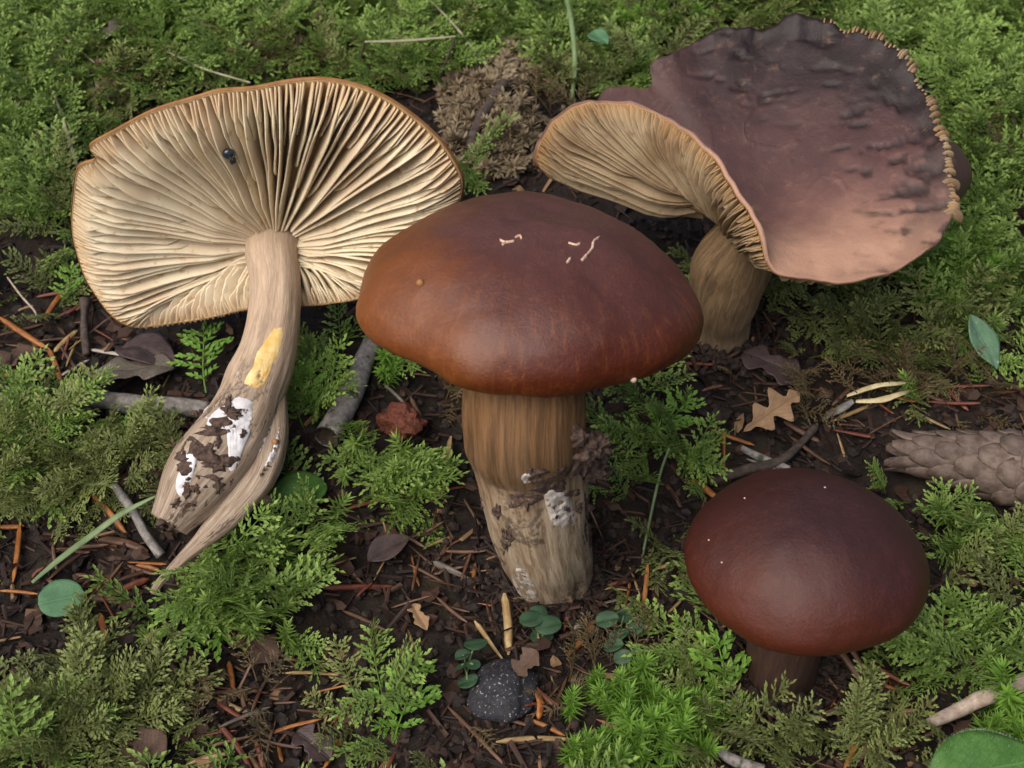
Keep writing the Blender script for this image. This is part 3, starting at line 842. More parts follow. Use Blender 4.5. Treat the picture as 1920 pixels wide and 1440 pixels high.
for i in range(0, NUC, 16):
    for r_ in (0.4, 0.8):
        p = TC[i, int(r_ * (nsC - 1))] - [0, 0, 0.3]; keep(p, p, 1.2)

# ---- twigs
M['twig_grey'] = simple('twig_grey', (0.11, 0.10, 0.09), (0.27, 0.25, 0.235), 4.0, 0.85, 0.5, 0.06, stretch=(1, 1, 1), spots=((0.05, 0.06, 0.03), 2.5), vary=0)
M['twig_pale'] = simple('twig_pale', (0.26, 0.19, 0.15), (0.46, 0.38, 0.31), 5.0, 0.8, 0.4, 0.05, vary=0)
M['twig_dark'] = simple('twig_dark', (0.03, 0.022, 0.018), (0.085, 0.06, 0.048), 5.0, 0.85, 0.5, 0.05, vary=0)
M['pith'] = simple('pith', (0.02, 0.014, 0.01), (0.07, 0.05, 0.03), 5.0, 0.9, 0.4, 0.05, vary=0)
M['straw'] = simple('straw', (0.40, 0.33, 0.17), (0.62, 0.54, 0.33), 4.0, 0.6, 0.3, 0.04, vary=0)
M['grass'] = simple('grass_green', (0.10, 0.16, 0.06), (0.20, 0.28, 0.13), 1.2, 0.5, 0.2, 0.03, vary=0, transl=0.2)
M['grass_dry'] = simple('grass_dry', (0.22, 0.20, 0.12), (0.38, 0.35, 0.24), 2.0, 0.6, 0.2, 0.03, vary=0, transl=0.1)
def twig(name, pts, rad, mat, label, cat, hs, hollow=False, n=28, lump=0.05, flat=1.0, group=None):
    S = crom(np.array([G(x, y, h) for (x, y), h in zip(pts, hs)]), n)
    R = crom(np.array(rad, float)[:, None], n)[:, 0]
    V, F, C = tube(S, R, 16, lump, 1.6, int(pts[0][0]), flat=flat, cap=not hollow, ridges=0.02 if lump else 0)
    root = empty(name, [S[0][0], S[0][1], S[:, 2].min()])
    tag(root, label, cat, group)
    b = part('bark' if cat == 'twig' else 'blade', V, F, M[mat], root)
    if hollow:
        T = nz(S[-1] - S[-3])
        V, F, C = tube([S[-1] + T * 0.01, S[-1] - T * 0.35, S[-1] - T * 0.6], [R[-1] * .99, R[-1] * .72, R[-1] * .2], 16, 0.02, 3, 1, cap=False)
        part('hollow_core', V, F, M['pith'], root)
        V, F, C = tube([S[0], S[0] + nz(S[2] - S[0]) * .01], [R[0], R[0] * .1], 16, cap=False); part('end', V, F, M['pith'], root)
    for a_, b_ in zip(S[:-1:3], S[1::3]): keep(a_, b_, R.mean() + 0.02)
    return root
twig('twig', [(715, 610), (690, 660), (660, 730), (640, 775), (612, 820)], [.30, .34, .38, .38, .40], 'twig_grey', 'grey hollow broken twig between the lying and middle mushrooms', 'twig', [.35, .4, .5, .55, .6], hollow=True)
twig('twig', [(135, 745), (190, 750), (260, 760), (330, 762), (390, 768)], [.22, .30, .32, .30, .24], 'twig_grey', 'grey mossy twig lying below the speckled dead leaf', 'twig', [.25, .3, .35, .3, .25])
twig('twig', [(1950, 1268), (1890, 1290), (1830, 1315), (1780, 1340), (1740, 1358)], [.24, .23, .21, .20, .16], 'twig_pale', 'pale brown twig beside the hairy green leaf', 'twig', [.9, .8, .7, .5, .35])
twig('twig', [(945, 155), (920, 190), (900, 225), (885, 262), (880, 300)], [.16, .20, .22, .18, .10], 'twig_dark', 'dark rough twig over the dried tan moss', 'twig', [.9, .9, .9, .8, .6])
twig('twig', [(215, 910), (250, 960), (275, 1005), (302, 1042)], [.10, .12, .12, .13], 'twig_grey', 'thin grey twig leaning by the cut stem end', 'twig', [.7, .6, .45, .3], lump=0.02)
twig('twig', [(160, 560), (158, 610), (162, 665)], [.16, .15, .13], 'twig_dark', 'short dark twig upright beside the gilled cap\'s lower edge', 'twig', [.8, .5, .25])
twig('twig', [(1330, 905), (1400, 880), (1470, 860), (1530, 800)], [.12, .15, .14, .10], 'twig_dark', 'thin dark twig behind the small mushroom\'s cap', 'twig', [.25, .3, .35, .3], lump=0.03)
twig('twig', [(1390, 840), (1440, 865), (1480, 880)], [.11, .12, .09], 'twig_grey', 'short greyish twig lying behind the small mushroom', 'twig', [.3, .25, .3], lump=0.03)
twig('twig', [(1345, 1405), (1375, 1425), (1430, 1445)], [.08, .14, .18], 'twig_grey', 'grey twig tip poking out of moss below the small mushroom', 'twig', [.6, .6, .5], lump=0.03)
twig('wood_splinter', [(1588, 742), (1650, 722), (1712, 718)], [.05, .11, .05], 'straw', 'upper straw coloured split wood splinter by the cone', 'splinter', [.4, .6, .5], lump=0.035, flat=.4)
twig('wood_splinter', [(1605, 752), (1650, 750), (1690, 738), (1720, 730)], [.03, .12, .10, .03], 'straw', 'lower pale yellow split wood splinter by the cone', 'splinter', [.35, .45, .45, .4], lump=0.035, flat=.35)
twig('wood_splinter', [(1545, 785), (1580, 765), (1600, 752)], [.06, .14, .07], 'twig_grey', 'dark greyish wood splinter between the oak leaf and the cone', 'splinter', [.3, .4, .4], lump=0.02, flat=.5)
# grasses
twig('grass_blade', [(60, 1092), (110, 1050), (170, 1005), (230, 962), (292, 930)], [.05, .09, .10, .09, .03], 'grass', 'long pale green grass blade pointing to the cut stem end', 'grass', [.3, .55, .8, 1.0, 1.1], lump=0.0, flat=.35)
twig('grass_blade', [(100, 172), (118, 225), (145, 312)], [.03, .055, .06], 'grass_dry', 'thin dry grass stalk leaning at the gilled cap\'s edge', 'grass', [1.5, 1.4, 1.0], lump=0.0, flat=.6)
twig('grass_blade', [(684, 78), (760, 76), (855, 68)], [.05, .07, .05], 'grass_dry', 'whitish bent grass stalk forming a flat bridge above the moss', 'grass', [2.2, 2.3, 2.2], lump=0.0, flat=.6)
twig('grass_blade', [(684, 78), (676, 110), (664, 160)], [.04, .05, .05], 'twig_dark', 'dark leg of the bent grass bridge beside the gilled cap', 'grass', [2.2, 1.4, 0.2], lump=0.0)
twig('grass_blade', [(855, 68), (840, 105), (818, 165)], [.04, .05, .05], 'twig_dark', 'dark leg of the bent grass bridge beside the dried moss', 'grass', [2.2, 1.4, 0.2], lump=0.0)
twig('grass_blade', [(800, -5), (850, 45), (905, 115), (930, 150)], [.03, .04, .04, .02], 'grass_dry', 'thin straight dry stalk crossing above the dried tan moss', 'grass', [1.6, 1.5, 1.2, .6], lump=0.0)
twig('grass_blade', [(1062, -10), (1074, 60), (1078, 130), (1070, 195)], [.10, .11, .10, .07], 'grass', 'pale green soft plant stalk beside the dried tan moss', 'grass', [2.4, 1.8, 1.0, .3], lump=0.0)
twig('grass_blade', [(300, 90), (380, 128), (470, 155)], [.03, .04, .03], 'grass_dry', 'thin dry stalk lying in moss above the gilled cap', 'grass', [1.2, 1.3, 1.0], lump=0.0)
twig('grass_blade', [(120, 70), (150, 95), (178, 118)], [.03, .045, .03], 'grass_dry', 'short dry stalk lying in the moss by the bark scrap', 'grass', [1.3, 1.3, 1.1], lump=0.0)
twig('grass_blade', [(1255, 840), (1235, 900), (1205, 1040)], [.04, .045, .04], 'grass', 'thin green moss stalk hanging down beside the middle stem', 'grass', [1.2, .9, .2], lump=0.0)
twig('root_thread', [(14, 520), (40, 555), (66, 585), (68, 605)], [.03, .035, .035, .02], 'twig_pale', 'pale bent rootlet above the orange needles', 'root', [.8, .8, .6, .3], lump=0.0)

# ---- leaves: a two-sided blade with midrib fold, curl and real thickness
def leaf_mesh(width, L, W, fold=0.25, curl=0.3, warp=0.15, seed=0, nu=25, nv=13, thick=0.03):
    """width(t) -> half width 0..1 along the leaf; local x along the leaf, z up; cm"""
    t = np.linspace(0, 1, nu); c = np.linspace(-1, 1, nv)
    w = np.array([max(width(a), 0.0) for a in t])
    X = np.broadcast_to((t * L)[:, None], (nu, nv)).copy(); Yy = w[:, None] * W * c[None]
    Z = fold * np.abs(Yy) + curl * L * (t - t * t)[:, None] * 1.2
    P = np.stack([X, Yy, Z], -1)
    P[..., 2] += warp * noise(P + seed * 3.3, 1.0, seed, 2) - 0.03 * np.exp(-(Yy / 0.06) ** 2)
    T_ = P + [0, 0, thick / 2]; B_ = P - [0, 0, thick / 2]
    V = np.concatenate([T_.reshape(-1, 3), B_.reshape(-1, 3)])
    F = grid_faces(nu, nv); F2 = F[:, ::-1] + nu * nv
    rim = np.concatenate([np.arange(nu) * nv, (nu - 1) * nv + np.arange(1, nv), (nu - 1 - np.arange(1, nu)) * nv + nv - 1, np.arange(nv - 2, 0, -1)])
    rn = np.roll(rim, -1)
    F3 = np.stack([rim, rim + nu * nv, rn + nu * nv, rn], -1)
    uv = np.stack([np.broadcast_to(t[:, None], (nu, nv)), np.broadcast_to(c[None], (nu, nv)) * w[:, None], np.zeros((nu, nv))], -1).reshape(-1, 3)
    return V, [F, F2, F3], np.concatenate([uv, uv])
def leaf_mat(name, c1, c2, vein, transl=0.25, rough=0.55, spots=None):
    k = NT(name); uv = k.attr('luv').outputs['Vector']; v = k.obj()
    sp = k.n('SeparateXYZ', Vector=uv); t, cc = sp.outputs[0], sp.outputs[1]
    f = k.noise(v, 220, 6, 0.7); f9 = k.noise(v, 70, 4, 0.6); ac = k.math('ABSOLUTE', cc)
    col = k.mix(k.step(f, 0.3, 0.7), c1, c2)
    col = k.mix(k.math('MULTIPLY', k.step(f9, 0.5, 0.72), 0.45), col, tuple(x * 0.45 for x in c1))
    ph = k.math('SUBTRACT', k.math('MULTIPLY', t, 9.0), k.math('MULTIPLY', ac, 4.5))
    ve = k.math('ABSOLUTE', k.math('SUBTRACT', k.math('FRACT', ph), 0.5))
    vn = k.math('MAXIMUM', k.step(ve, 0.06, 0.0), k.step(ac, 0.05, 0.02))
    col = k.mix(k.math('MULTIPLY', vn, 0.6), col, vein)
    if spots:
        s_ = k.n('TexVoronoi', Vector=v, Scale=spots[1] * 100).outputs['Distance']
        col = k.mix(k.step(s_, 0.25, 0.15), col, spots[0])
    return k.finish(col, rough, k.bump(vn, 0.5, 0.04, k.bump(f, 0.5, 0.06)), spec=0.4, transl=transl)
M['leaf_green'] = leaf_mat('leaf_green', (0.045, 0.13, 0.022), (0.085, 0.20, 0.04), (0.10, 0.24, 0.06))
M['leaf_blue'] = leaf_mat('leaf_blue', (0.12, 0.24, 0.13), (0.20, 0.34, 0.21), (0.26, 0.42, 0.28), 0.25, 0.6, ((0.33, 0.42, 0.33), 4.0))
M['leaf_teal'] = leaf_mat('leaf_teal', (0.07, 0.18, 0.085), (0.11, 0.24, 0.12), (0.13, 0.26, 0.13))
M['leaf_small'] = leaf_mat('leaf_small', (0.022, 0.06, 0.026), (0.045, 0.10, 0.048), (0.06, 0.12, 0.055))
M['leaf_oak'] = leaf_mat('leaf_oak', (0.27, 0.16, 0.085), (0.40, 0.26, 0.15), (0.20, 0.11, 0.06), 0.15, 0.7)
M['leaf_speckled'] = leaf_mat('leaf_speckled', (0.085, 0.070, 0.055), (0.15, 0.125, 0.10), (0.05, 0.04, 0.03), 0.05, 0.8, ((0.012, 0.010, 0.008), 9.0))
M['leaf_purple'] = leaf_mat('leaf_purple', (0.035, 0.022, 0.022), (0.08, 0.052, 0.048), (0.03, 0.02, 0.02), 0.03, 0.55)
M['leaf_brown'] = leaf_mat('leaf_brown', (0.06, 0.034, 0.022), (0.12, 0.07, 0.046), (0.05, 0.03, 0.02), 0.08, 0.7)
ovate = lambda t: math.sin(math.pi * min(1, max(0, t)) ** 0.8) ** 0.75
lance = lambda t: math.sin(math.pi * t ** 0.85) ** 0.9
roundl = lambda t: math.sqrt(max(0, 1 - (2 * t - 1) ** 2)) 
def oakw(t): return (0.30 + 0.75 * math.sin(math.pi * t ** 1.2)) * (0.62 + 0.38 * math.cos(t * 6.28 * 3.2)) * min(1, t * 8) * min(1, (1 - t) * 7 + .02)
def ragged(t): return (0.75 + 0.2 * math.sin(t * 11) + 0.12 * math.sin(t * 27 + 1)) * min(1, t * 6 + .1) * min(1, (1 - t) * 6 + .15)
def leaf(name, p0, p1, W, width, mat, label, cat='leaf', h0=.3, h1=.3, fold=.2, curl=.2, warp=.12, roll=0.0, seed=0, parent=None, group=None):
    a = G(p0[0], p0[1], h0); b = G(p1[0], p1[1], h1)
    d = b - a; L = np.linalg.norm(d); x = nz(d)
    y = nz(np.cross([0, 0, 1.0], x)); z = np.cross(x, y)
    y2 = y * math.cos(roll) + z * math.sin(roll); z2 = np.cross(x, y2)
    V, F, uv = leaf_mesh(width, L, W, fold, curl, warp, seed)
    Wd = a + V[:, :1] * x + V[:, 1:2] * y2 + V[:, 2:] * z2
    if parent is not None:
        return part(name, Wd, F, M[mat], parent, True, {'luv': uv})
    o = solo(name, Wd, F, M[mat], None, True, {'luv': uv}); tag(o, label, cat, group)
    keep(a * .7 + b * .3, a * .3 + b * .7, W * 0.5)
    return o
leaf('leaf', (1822, 588), (1868, 692), 0.62, lance, 'leaf_blue', 'bluish green oval leaf at the edge of the brownish moss', h0=1.6, h1=.5, fold=.15, curl=-.05, roll=-.3, seed=2)
leaf('leaf', (72, 1135), (158, 1112), 0.55, roundl, 'leaf_teal', 'round teal green leaf on orange needles below the grass blade', h0=.6, h1=.7, fold=.05, curl=.1, roll=.15, seed=3)
leaf('leaf', (612, 905), (492, 950), 0.62, ovate, 'leaf_green', 'green oval leaf tucked behind the lying mushroom\'s split stem', h0=.7, h1=.9, fold=.2, curl=.12, roll=-.1, seed=4)
hairy = leaf('leaf', (1740, 1470), (1960, 1425), 1.0, ovate, 'leaf_green', 'broad hairy green leaf at the end of the pale twig', h0=.8, h1=1.0, fold=.1, curl=.22, roll=.1, seed=5)
# fine pale hairs over the hairy leaf, too many to count
hv = np.array([v.co[:] for v in hairy.data.vertices]) / CM + ORIG[hairy.name]
hv = hv[:len(hv) // 2].reshape(25, 13, 3); r6 = np.random.default_rng(8); HV, HF = [], []
for q_ in range(1500):
    a_ = r6.uniform(0, 23.99); b_ = r6.choice([0.0, 11.99]) if q_ % 2 else r6.uniform(0, 11.99)
    p_ = hv[int(a_), int(b_)] * (1 - a_ % 1) + hv[int(a_) + 1, int(b_)] * (a_ % 1); p_ = p_ + (hv[int(a_), int(b_) + 1] - hv[int(a_), int(b_)]) * (b_ % 1)
    out_ = nz(p_ - hv[12, 6]) * (0.8 if q_ % 2 else 0.3) + [0, 0, .6] + r6.normal(0, .3, 3); sd_ = nz(np.cross(out_, [0.3, 1, .2])) * 0.003
    HV += [p_ - sd_, p_ + sd_, p_ + nz(out_) * r6.uniform(.04, .11)]; HF.append([3 * q_, 3 * q_ + 1, 3 * q_ + 2])
M['leaf_hair'] = simple('leaf_hair', (0.16, 0.24, 0.13), (0.28, 0.36, 0.24), 3.0, 0.6, 0.0, 0.01, vary=0)
ho = part('leaf_hairs', np.array(HV), np.array(HF), M['leaf_hair'], hairy); ho['kind'] = 'stuff'
leaf('leaf', (975, -12), (1048, -6), 0.42, roundl, 'leaf_blue', 'pale bluish leaf at the top of the soft plant stalk', h0=2.2, h1=2.4, seed=6)
leaf('leaf', (1105, 60), (1140, 82), 0.42, ovate, 'leaf_teal', 'small green leaf beside the soft plant stalk', h0=1.6, h1=1.5, seed=7)
leaf('leaf', (1395, 808), (1500, 735), 0.62, oakw, 'leaf_oak', 'tan lobed oak leaf fragment in the dark litter behind the small mushroom', h0=.3, h1=1.1, fold=.25, curl=.15, roll=.4, seed=8)
leaf('leaf', (325, 690), (170, 705), 0.85, ragged, 'leaf_speckled', 'grey brown speckled dead leaf beneath the gilled cap', h0=.6, h1=.6, fold=.1, curl=.12, roll=.25, seed=9)
leaf('leaf', (225, 650), (330, 690), 0.75, ovate, 'leaf_purple', 'dark purplish dead leaf tucked under the gilled cap\'s edge', h0=.5, h1=.4, fold=.3, curl=.25, roll=-.2, seed=10)
leaf('leaf', (235, 1445), (310, 1375), 0.55, ragged, 'leaf_brown', 'brown curled dead leaf at the edge of the olive moss mat', h0=.4, h1=.6, fold=.3, curl=.2, seed=11)
leaf('leaf', (965, 1262), (1008, 1220), 0.35, ragged, 'leaf_brown', 'brown pointed leaf scrap behind the black lump', h0=.8, h1=1.1, fold=.3, curl=.1, seed=12)
leaf('leaf', (555, 1372), (620, 1420), 0.45, ragged, 'leaf_purple', 'dark leaf scrap in the needle litter beside the olive moss', h0=.3, h1=.3, fold=.2, seed=13)
leaf('leaf', (190, 80), (250, 40), 0.45, ragged, 'leaf_speckled', 'crumpled grey bark-like scrap in the green moss above the gilled cap', h0=1.2, h1=1.5, fold=.4, curl=.3, warp=.3, seed=14)
leaf('leaf', (1390, 660), (1510, 720), 0.6, ragged, 'leaf_purple', 'dark flat leaf scrap beside the back mushroom\'s stem', h0=.4, h1=.3, fold=.1, seed=15)
leaf('leaf', (690, 1055), (770, 1010), 0.4, lance, 'leaf_purple', 'dark folded leaf in the litter left of the middle stem', h0=.2, h1=.5, fold=.4, seed=16)
leaf('leaf', (0, 680), (70, 655), 0.5, ragged, 'leaf_brown', 'reddish brown leaf scrap under the orange needles', h0=.2, h1=.2, seed=17)
leaf('leaf', (770, 1130), (800, 1180), 0.22, ragged, 'leaf_oak', 'narrow tan leaf scrap on dark soil before the middle stem', h0=.3, h1=.3, seed=18)
leaf('leaf', (430, 1180), (520, 1240), 0.5, ragged, 'leaf_brown', 'brown leaf scrap under bright moss in the needle litter', h0=.3, h1=.2, seed=19)
leaf('leaf', (1850, 170), (1905, 190), 0.5, ragged, 'leaf_purple', 'dark leaf scrap in the moss behind the wavy cap', h0=.6, h1=.5, seed=20)

# ---- small round-leaved plants
def small_plant(px, py, leaves, label):
    b = G(px, py); root = empty('small_plant', b); tag(root, label, 'plant', None)
    for i, (lx, ly, r, h) in enumerate(leaves):
        s_ = px_cm(b); R_ = r * s_
        leaf('leaf', (lx - r, ly + r * .2), (lx + r, ly - r * .2), R_ * .8, roundl, 'leaf_small', None, h0=h, h1=h * .95 + rng.uniform(-.1, .25), fold=rng.uniform(-.1, .3), curl=rng.uniform(-.1, .2), roll=rng.normal(0, .35), warp=.16, seed=30 + i, parent=root)
        e = G(lx, ly, h); S = crom([b + [0, 0, -.1], (b + e) / 2 + [0, 0, .25], e], 8)
        V, F, C = tube(S, np.full(8, .028), 6); part('stalk', V, F, M['grass'], root)
small_plant(875, 1262, [(893, 1210, 22, .9), (868, 1228, 15, .7), (866, 1248, 14, .5), (876, 1275, 20, .5), (888, 1246, 13, .6)], 'small round-leaved green plant beside the black lump')
small_plant(1005, 1175, [(996, 1165, 22, .6), (1028, 1172, 24, .6), (1008, 1150, 18, .7), (1018, 1192, 20, .4)], 'small round-leaved plant at the foot of the middle stem')
small_plant(1160, 1200, [(1140, 1165, 22, .8), (1160, 1190, 20, .7), (1190, 1178, 18, .6), (1190, 1228, 17, .5), (1168, 1232, 18, .5), (1150, 1210, 18, .6), (1170, 1155, 16, .7)], 'small round-leaved plant between the middle and small mushrooms')

# ---- black lump with pale specks
M['charcoal'] = simple('charcoal', (0.008, 0.008, 0.011), (0.026, 0.026, 0.034), 5, 0.75, 0.7, 0.08, spots=((0.24, 0.22, 0.20), 14.0), vary=0)
c = G(938, 1292, 0.25)
V, F = blob(c, 0.92, 44, 4, 0.22, 1.1, (1.0, 0.9, 0.55)); o = solo('charred_lump', V, F, M['charcoal']); tag(o, 'black charred lump sprinkled with pale specks', 'lump'); keep(c, c, .7)
M['gall'] = simple('red_lump', (0.07, 0.018, 0.010), (0.19, 0.055, 0.028), 6, 0.6, 0.9, 0.14, vary=0)
c = G(752, 793, 0.35)
V, F = blob(c, 0.66, 47, 4, 0.40, 2.2, (1.05, .9, .75)); o = solo('cone_fragment', V, F, M['gall']); tag(o, 'red brown knobbly cone fragment beside the middle stem', 'cone'); keep(c, c, .6)
c = G(370, 1275, 0.2)
V, F = blob(c, 0.36, 48, 4, 0.45, 2.4, (1., .9, .8)); o = solo('soil_pellet', V, F, M['clod']); tag(o, 'small brown crumbly pellet of soil in the needle litter', 'soil'); 

# ---- spruce cone with single scales
M['cone_scale'] = simple('cone_scale', (0.065, 0.042, 0.032), (0.165, 0.12, 0.097), 3.0, 0.7, 0.4, 0.04, vary=0.25)
M['cone_core'] = simple('cone_core', (0.025, 0.016, 0.012), (0.06, 0.04, 0.03), 4.0, 0.8, 0.4, 0.04, vary=0)
ca = G(1700, 848, 0.95); cb = G(2060, 905, 1.05)
cone = empty('spruce_cone', [(ca[0] + cb[0]) / 2, (ca[1] + cb[1]) / 2, min(ca[2], cb[2]) - 1.0])
tag(cone, 'grey brown spruce cone with overlapping scales lying on its side', 'cone')
ax = nz(cb - ca); LC = np.linalg.norm(cb - ca)
e1 = nz(np.cross(ax, [0, 0, 1.0])); e2 = np.cross(e1, ax)
prof = lambda f: 1.14 * (0.30 + 0.70 * math.sin(math.pi * min(1, 0.10 + f * 1.05) * 0.5 if f < .5 else math.pi * 0.5 * max(0.0, 1 - (f - .5) * 1.1)) ** 0.8)
S = np.array([ca + ax * LC * f for f in np.linspace(0.02, 1, 24)]); V, F, C = tube(S, [prof(f) * .86 for f in np.linspace(0, 1, 24)], 20); part('core', V, F, M['cone_core'], cone)
base = ORIG[cone.name]
PER = 7
t = np.linspace(0, 1, 10); c_ = np.linspace(-1, 1, 9)
wv_ = np.array([.70, .82, .92, .98, 1.0, .98, .92, .80, .60, .30])
rows = int(LC / 0.60)
for k_ in range(rows):
    L_ = 1.5; x0 = 0.95 + k_ * 0.60                        # the free, rounded end points to the narrow end
    me_v = []
    for ti, w_ in zip(t, wv_):
        x_ = x0 - L_ * ti; f = min(1, max(0.0, x_ / LC))
        r_ = prof(f) * 0.90 + 0.02 + 0.16 * ti
        ph = c_ * w_ * math.pi / PER * 1.12
        rr_ = r_ - 0.07 * (c_ ** 2) * w_ + 0.02 * noise(np.stack([np.full(9, ti * 3 + k_), c_ * 2, np.zeros(9)], -1), 1.3, 7, 2)
        me_v.append(np.stack([np.full(9, x_) + 0.0, rr_ * np.cos(ph), rr_ * np.sin(ph)], -1))
    Pq = np.array(me_v); Pb = Pq.copy(); Pb[..., 1:] *= (1 - 0.05 / np.maximum(np.linalg.norm(Pb[..., 1:], axis=-1, keepdims=True), .05))
    V0 = np.concatenate([Pq.reshape(-1, 3), Pb.reshape(-1, 3)]); F0 = grid_faces(10, 9)
    rim = np.concatenate([np.arange(10) * 9, 81 + np.arange(1, 9), (9 - np.arange(1, 10)) * 9 + 8, np.arange(7, 0, -1)]); rn = np.roll(rim, -1)
    sme = fastmesh('scale', V0, [F0, F0[:, ::-1] + 90, np.stack([rim, rim + 90, rn + 90, rn], -1)]); sme.materials.append(M['cone_scale'])
    for j_ in range(PER):
        a_ = (j_ + 0.5 * (k_ % 2)) * 2 * math.pi / PER + 0.25 + rng.normal(0, .03)
        y = np.cos(a_) * e1 + np.sin(a_) * e2; z = np.cross(ax, y)
        o = bpy.data.objects.new('scale', sme); COL.objects.link(o); o.parent = cone
        p = ca - base + ax * rng.normal(0, .03)
        o.matrix_local = Matrix([[ax[i_], y[i_] * 1.0, z[i_], p[i_] * CM] for i_ in range(3)] + [[0, 0, 0, 1]])
keep(ca, cb, 1.15)

# ------------------------------------------------------------------ moss: sprigs built leaf by leaf
def leaf_tris(base, tip, side, fold, w):
    """a folded leaf of two triangles; arrays (n,3)"""
    mid = base * 0.6 + tip * 0.4
    L = mid + side * w[:, None] + fold; R_ = mid - side * w[:, None] + fold
    n = len(base)
    V = np.stack([base, L, tip, R_], 1).reshape(-1, 3)
    i = np.arange(n)[:, None] * 4
    F = np.concatenate([i + [0, 2, 1], i + [0, 3, 2]], 0)
    return V, F

def feather(seed, length=1.9, pairs=8, blen=0.62, leaf=0.20, wid=0.032, curve=0.5, perbr=8):
    """a fern-like moss frond: arching stem along +x, side branches clothed in small leaves"""
    r = np.random.default_rng(seed)
    t = np.linspace(0, 1, 9)
    stem = np.stack([length * t, 0.12 * np.sin(t * 3 + r.uniform(0, 6)), curve * length * (0.55 * t - 0.5 * t * t)], -1)
    Vs, Fs, Ts = [], [], []; nv = 0
    def add(V, F, T):
        nonlocal nv
        Vs.append(V); Fs.append(F + nv); Ts.append(T); nv += len(V)
    w = 0.028 * (1 - 0.6 * t)
    rb = np.concatenate([stem + np.stack([0 * w, w, 0 * w], -1), stem + np.stack([0 * w, -w * .5, w], -1), stem + np.stack([0 * w, -w * .5, -w], -1)])
    q = grid_faces(3, 9, True)
    add(rb, np.concatenate([q[:, :3], q[:, [0, 2, 3]]]), np.tile(t * 0.35, 3))
    segs = [(stem[-2], nz(stem[-1] - stem[-2]), 0.45 * blen, 1.0)]
    for k_ in range(pairs):
        f = 0.22 + 0.76 * (k_ + r.uniform(-.2, .2)) / pairs
        p = np.array([np.interp(f, t, stem[:, j]) for j in range(3)])
        bl = blen * (0.35 + 0.85 * min(1, (f - .15) / .2) * (1 - f) ** 0.7) * r.uniform(.75, 1.2)
        for sd in (-1, 1):
            a = math.radians(r.uniform(38, 70)) * sd
            d = nz(np.array([math.cos(a), math.sin(a), r.uniform(-.15, .35)]))
            segs.append((p, d, bl * r.uniform(.8, 1.15), f))
    for (p, d, bl, f) in segs:
        n = max(4, int(perbr * bl / blen + 0.5))
        u = np.linspace(0.05, 1.0, n)
        droop = np.array([0, 0, -0.30 * bl])
        pos = p + d * (u * bl)[:, None] + droop * (u ** 2)[:, None]
        sd_ = nz(np.cross(d, [0, 0, 1.0])); up = np.cross(sd_, d)
        ph = np.arange(n) * 2.4 + r.uniform(0, 6)
        rad = sd_ * np.cos(ph)[:, None] + up * (0.7 * np.sin(ph))[:, None]
        dirn = nz(d[None] * r.uniform(.7, 1.0, (n, 1)) + rad * r.uniform(.28, .62, (n, 1)))
        dirn[-1] = d
        ll = leaf * r.uniform(.75, 1.2, n) * (1 - 0.3 * u)
        tip = pos + dirn * ll[:, None] - np.array([0, 0, .03])
        side = nz(np.cross(dirn, np.array([0.1, .2, 1.0])))
        V, F = leaf_tris(pos, tip, side, nz(np.cross(side, dirn)) * (0.3 * wid), np.full(n, wid) * r.uniform(.8, 1.2, n))
        tv = np.repeat(0.12 + 0.75 * u ** 1.6 * (0.35 + 0.65 * f), 4).reshape(-1, 4) + np.array([0, .05, .25, .05])
        add(V, F, np.clip(tv, 0, 1).ravel())
        e = pos[-1]; bw = 0.034
        Vb = np.array([p + sd_ * bw, p - sd_ * bw, e, p + up * bw * 1.5])
        add(Vb, np.array([[0, 1, 2], [0, 2, 3], [1, 3, 2]]), np.array([.1, .1, .4, .1]))
    return np.concatenate(Vs), np.concatenate(Fs), np.concatenate(Ts)

def star(seed, h=1.3, levels=9, per=6, leaf=0.42, wid=0.026, recurve=0.5):
    """an upright moss shoot with narrow leaves radiating all round"""
    r = np.random.default_rng(seed)
    Vs, Fs, Ts = [], [], []; nv = 0
    lean = r.normal(0, .12, 2)
    for l in range(levels):
        f = (l + 0.5) / levels
        z = h * (0.12 + 0.88 * f)
        n = per
        ph = np.arange(n) * 2 * np.pi / n + l * 0.9 + r.uniform(-.25, .25, n)
        el = np.radians(r.uniform(5, 35, n) + 45 * f ** 3)
        d = np.stack([np.cos(ph) * np.cos(el), np.sin(ph) * np.cos(el), np.sin(el)], -1)
        ll = leaf * r.uniform(.7, 1.15, n) * (0.75 + 0.5 * math.sin(math.pi * f))
        b = np.tile([lean[0] * z, lean[1] * z, z], (n, 1))
        m = b + d * (ll * .5)[:, None]
        e = m + nz(d + np.array([0, 0, -recurve * (1 - f)])) * (ll * .55)[:, None]
        sd = np.stack([-np.sin(ph), np.cos(ph), 0 * ph], -1) * wid
        V = np.stack([b - sd * .5, b + sd * .5, m + sd, m - sd, e], 1).reshape(-1, 3)
        i = np.arange(n)[:, None] * 5
        F = np.concatenate([i + [0, 1, 2], i + [0, 2, 3], i + [3, 2, 4]])
        Vs.append(V); Fs.append(F + nv); nv += len(V)
        Ts.append(np.clip(np.tile([0.0, 0, .3, .3, .75], (n, 1)) * (0.35 + 0.65 * f) + 0.45 * f ** 3, 0, 1).ravel())
    w = 0.02
    V = np.array([[w, 0, 0], [-w * .5, w, 0], [-w * .5, -w, 0], [lean[0] * h, lean[1] * h, h]])
    Vs.append(V); Fs.append(np.array([[0, 1, 3], [1, 2, 3], [2, 0, 3]]) + nv); Ts.append(np.array([0, 0, 0, .2]))
    return np.concatenate(Vs), np.concatenate(Fs), np.concatenate(Ts)

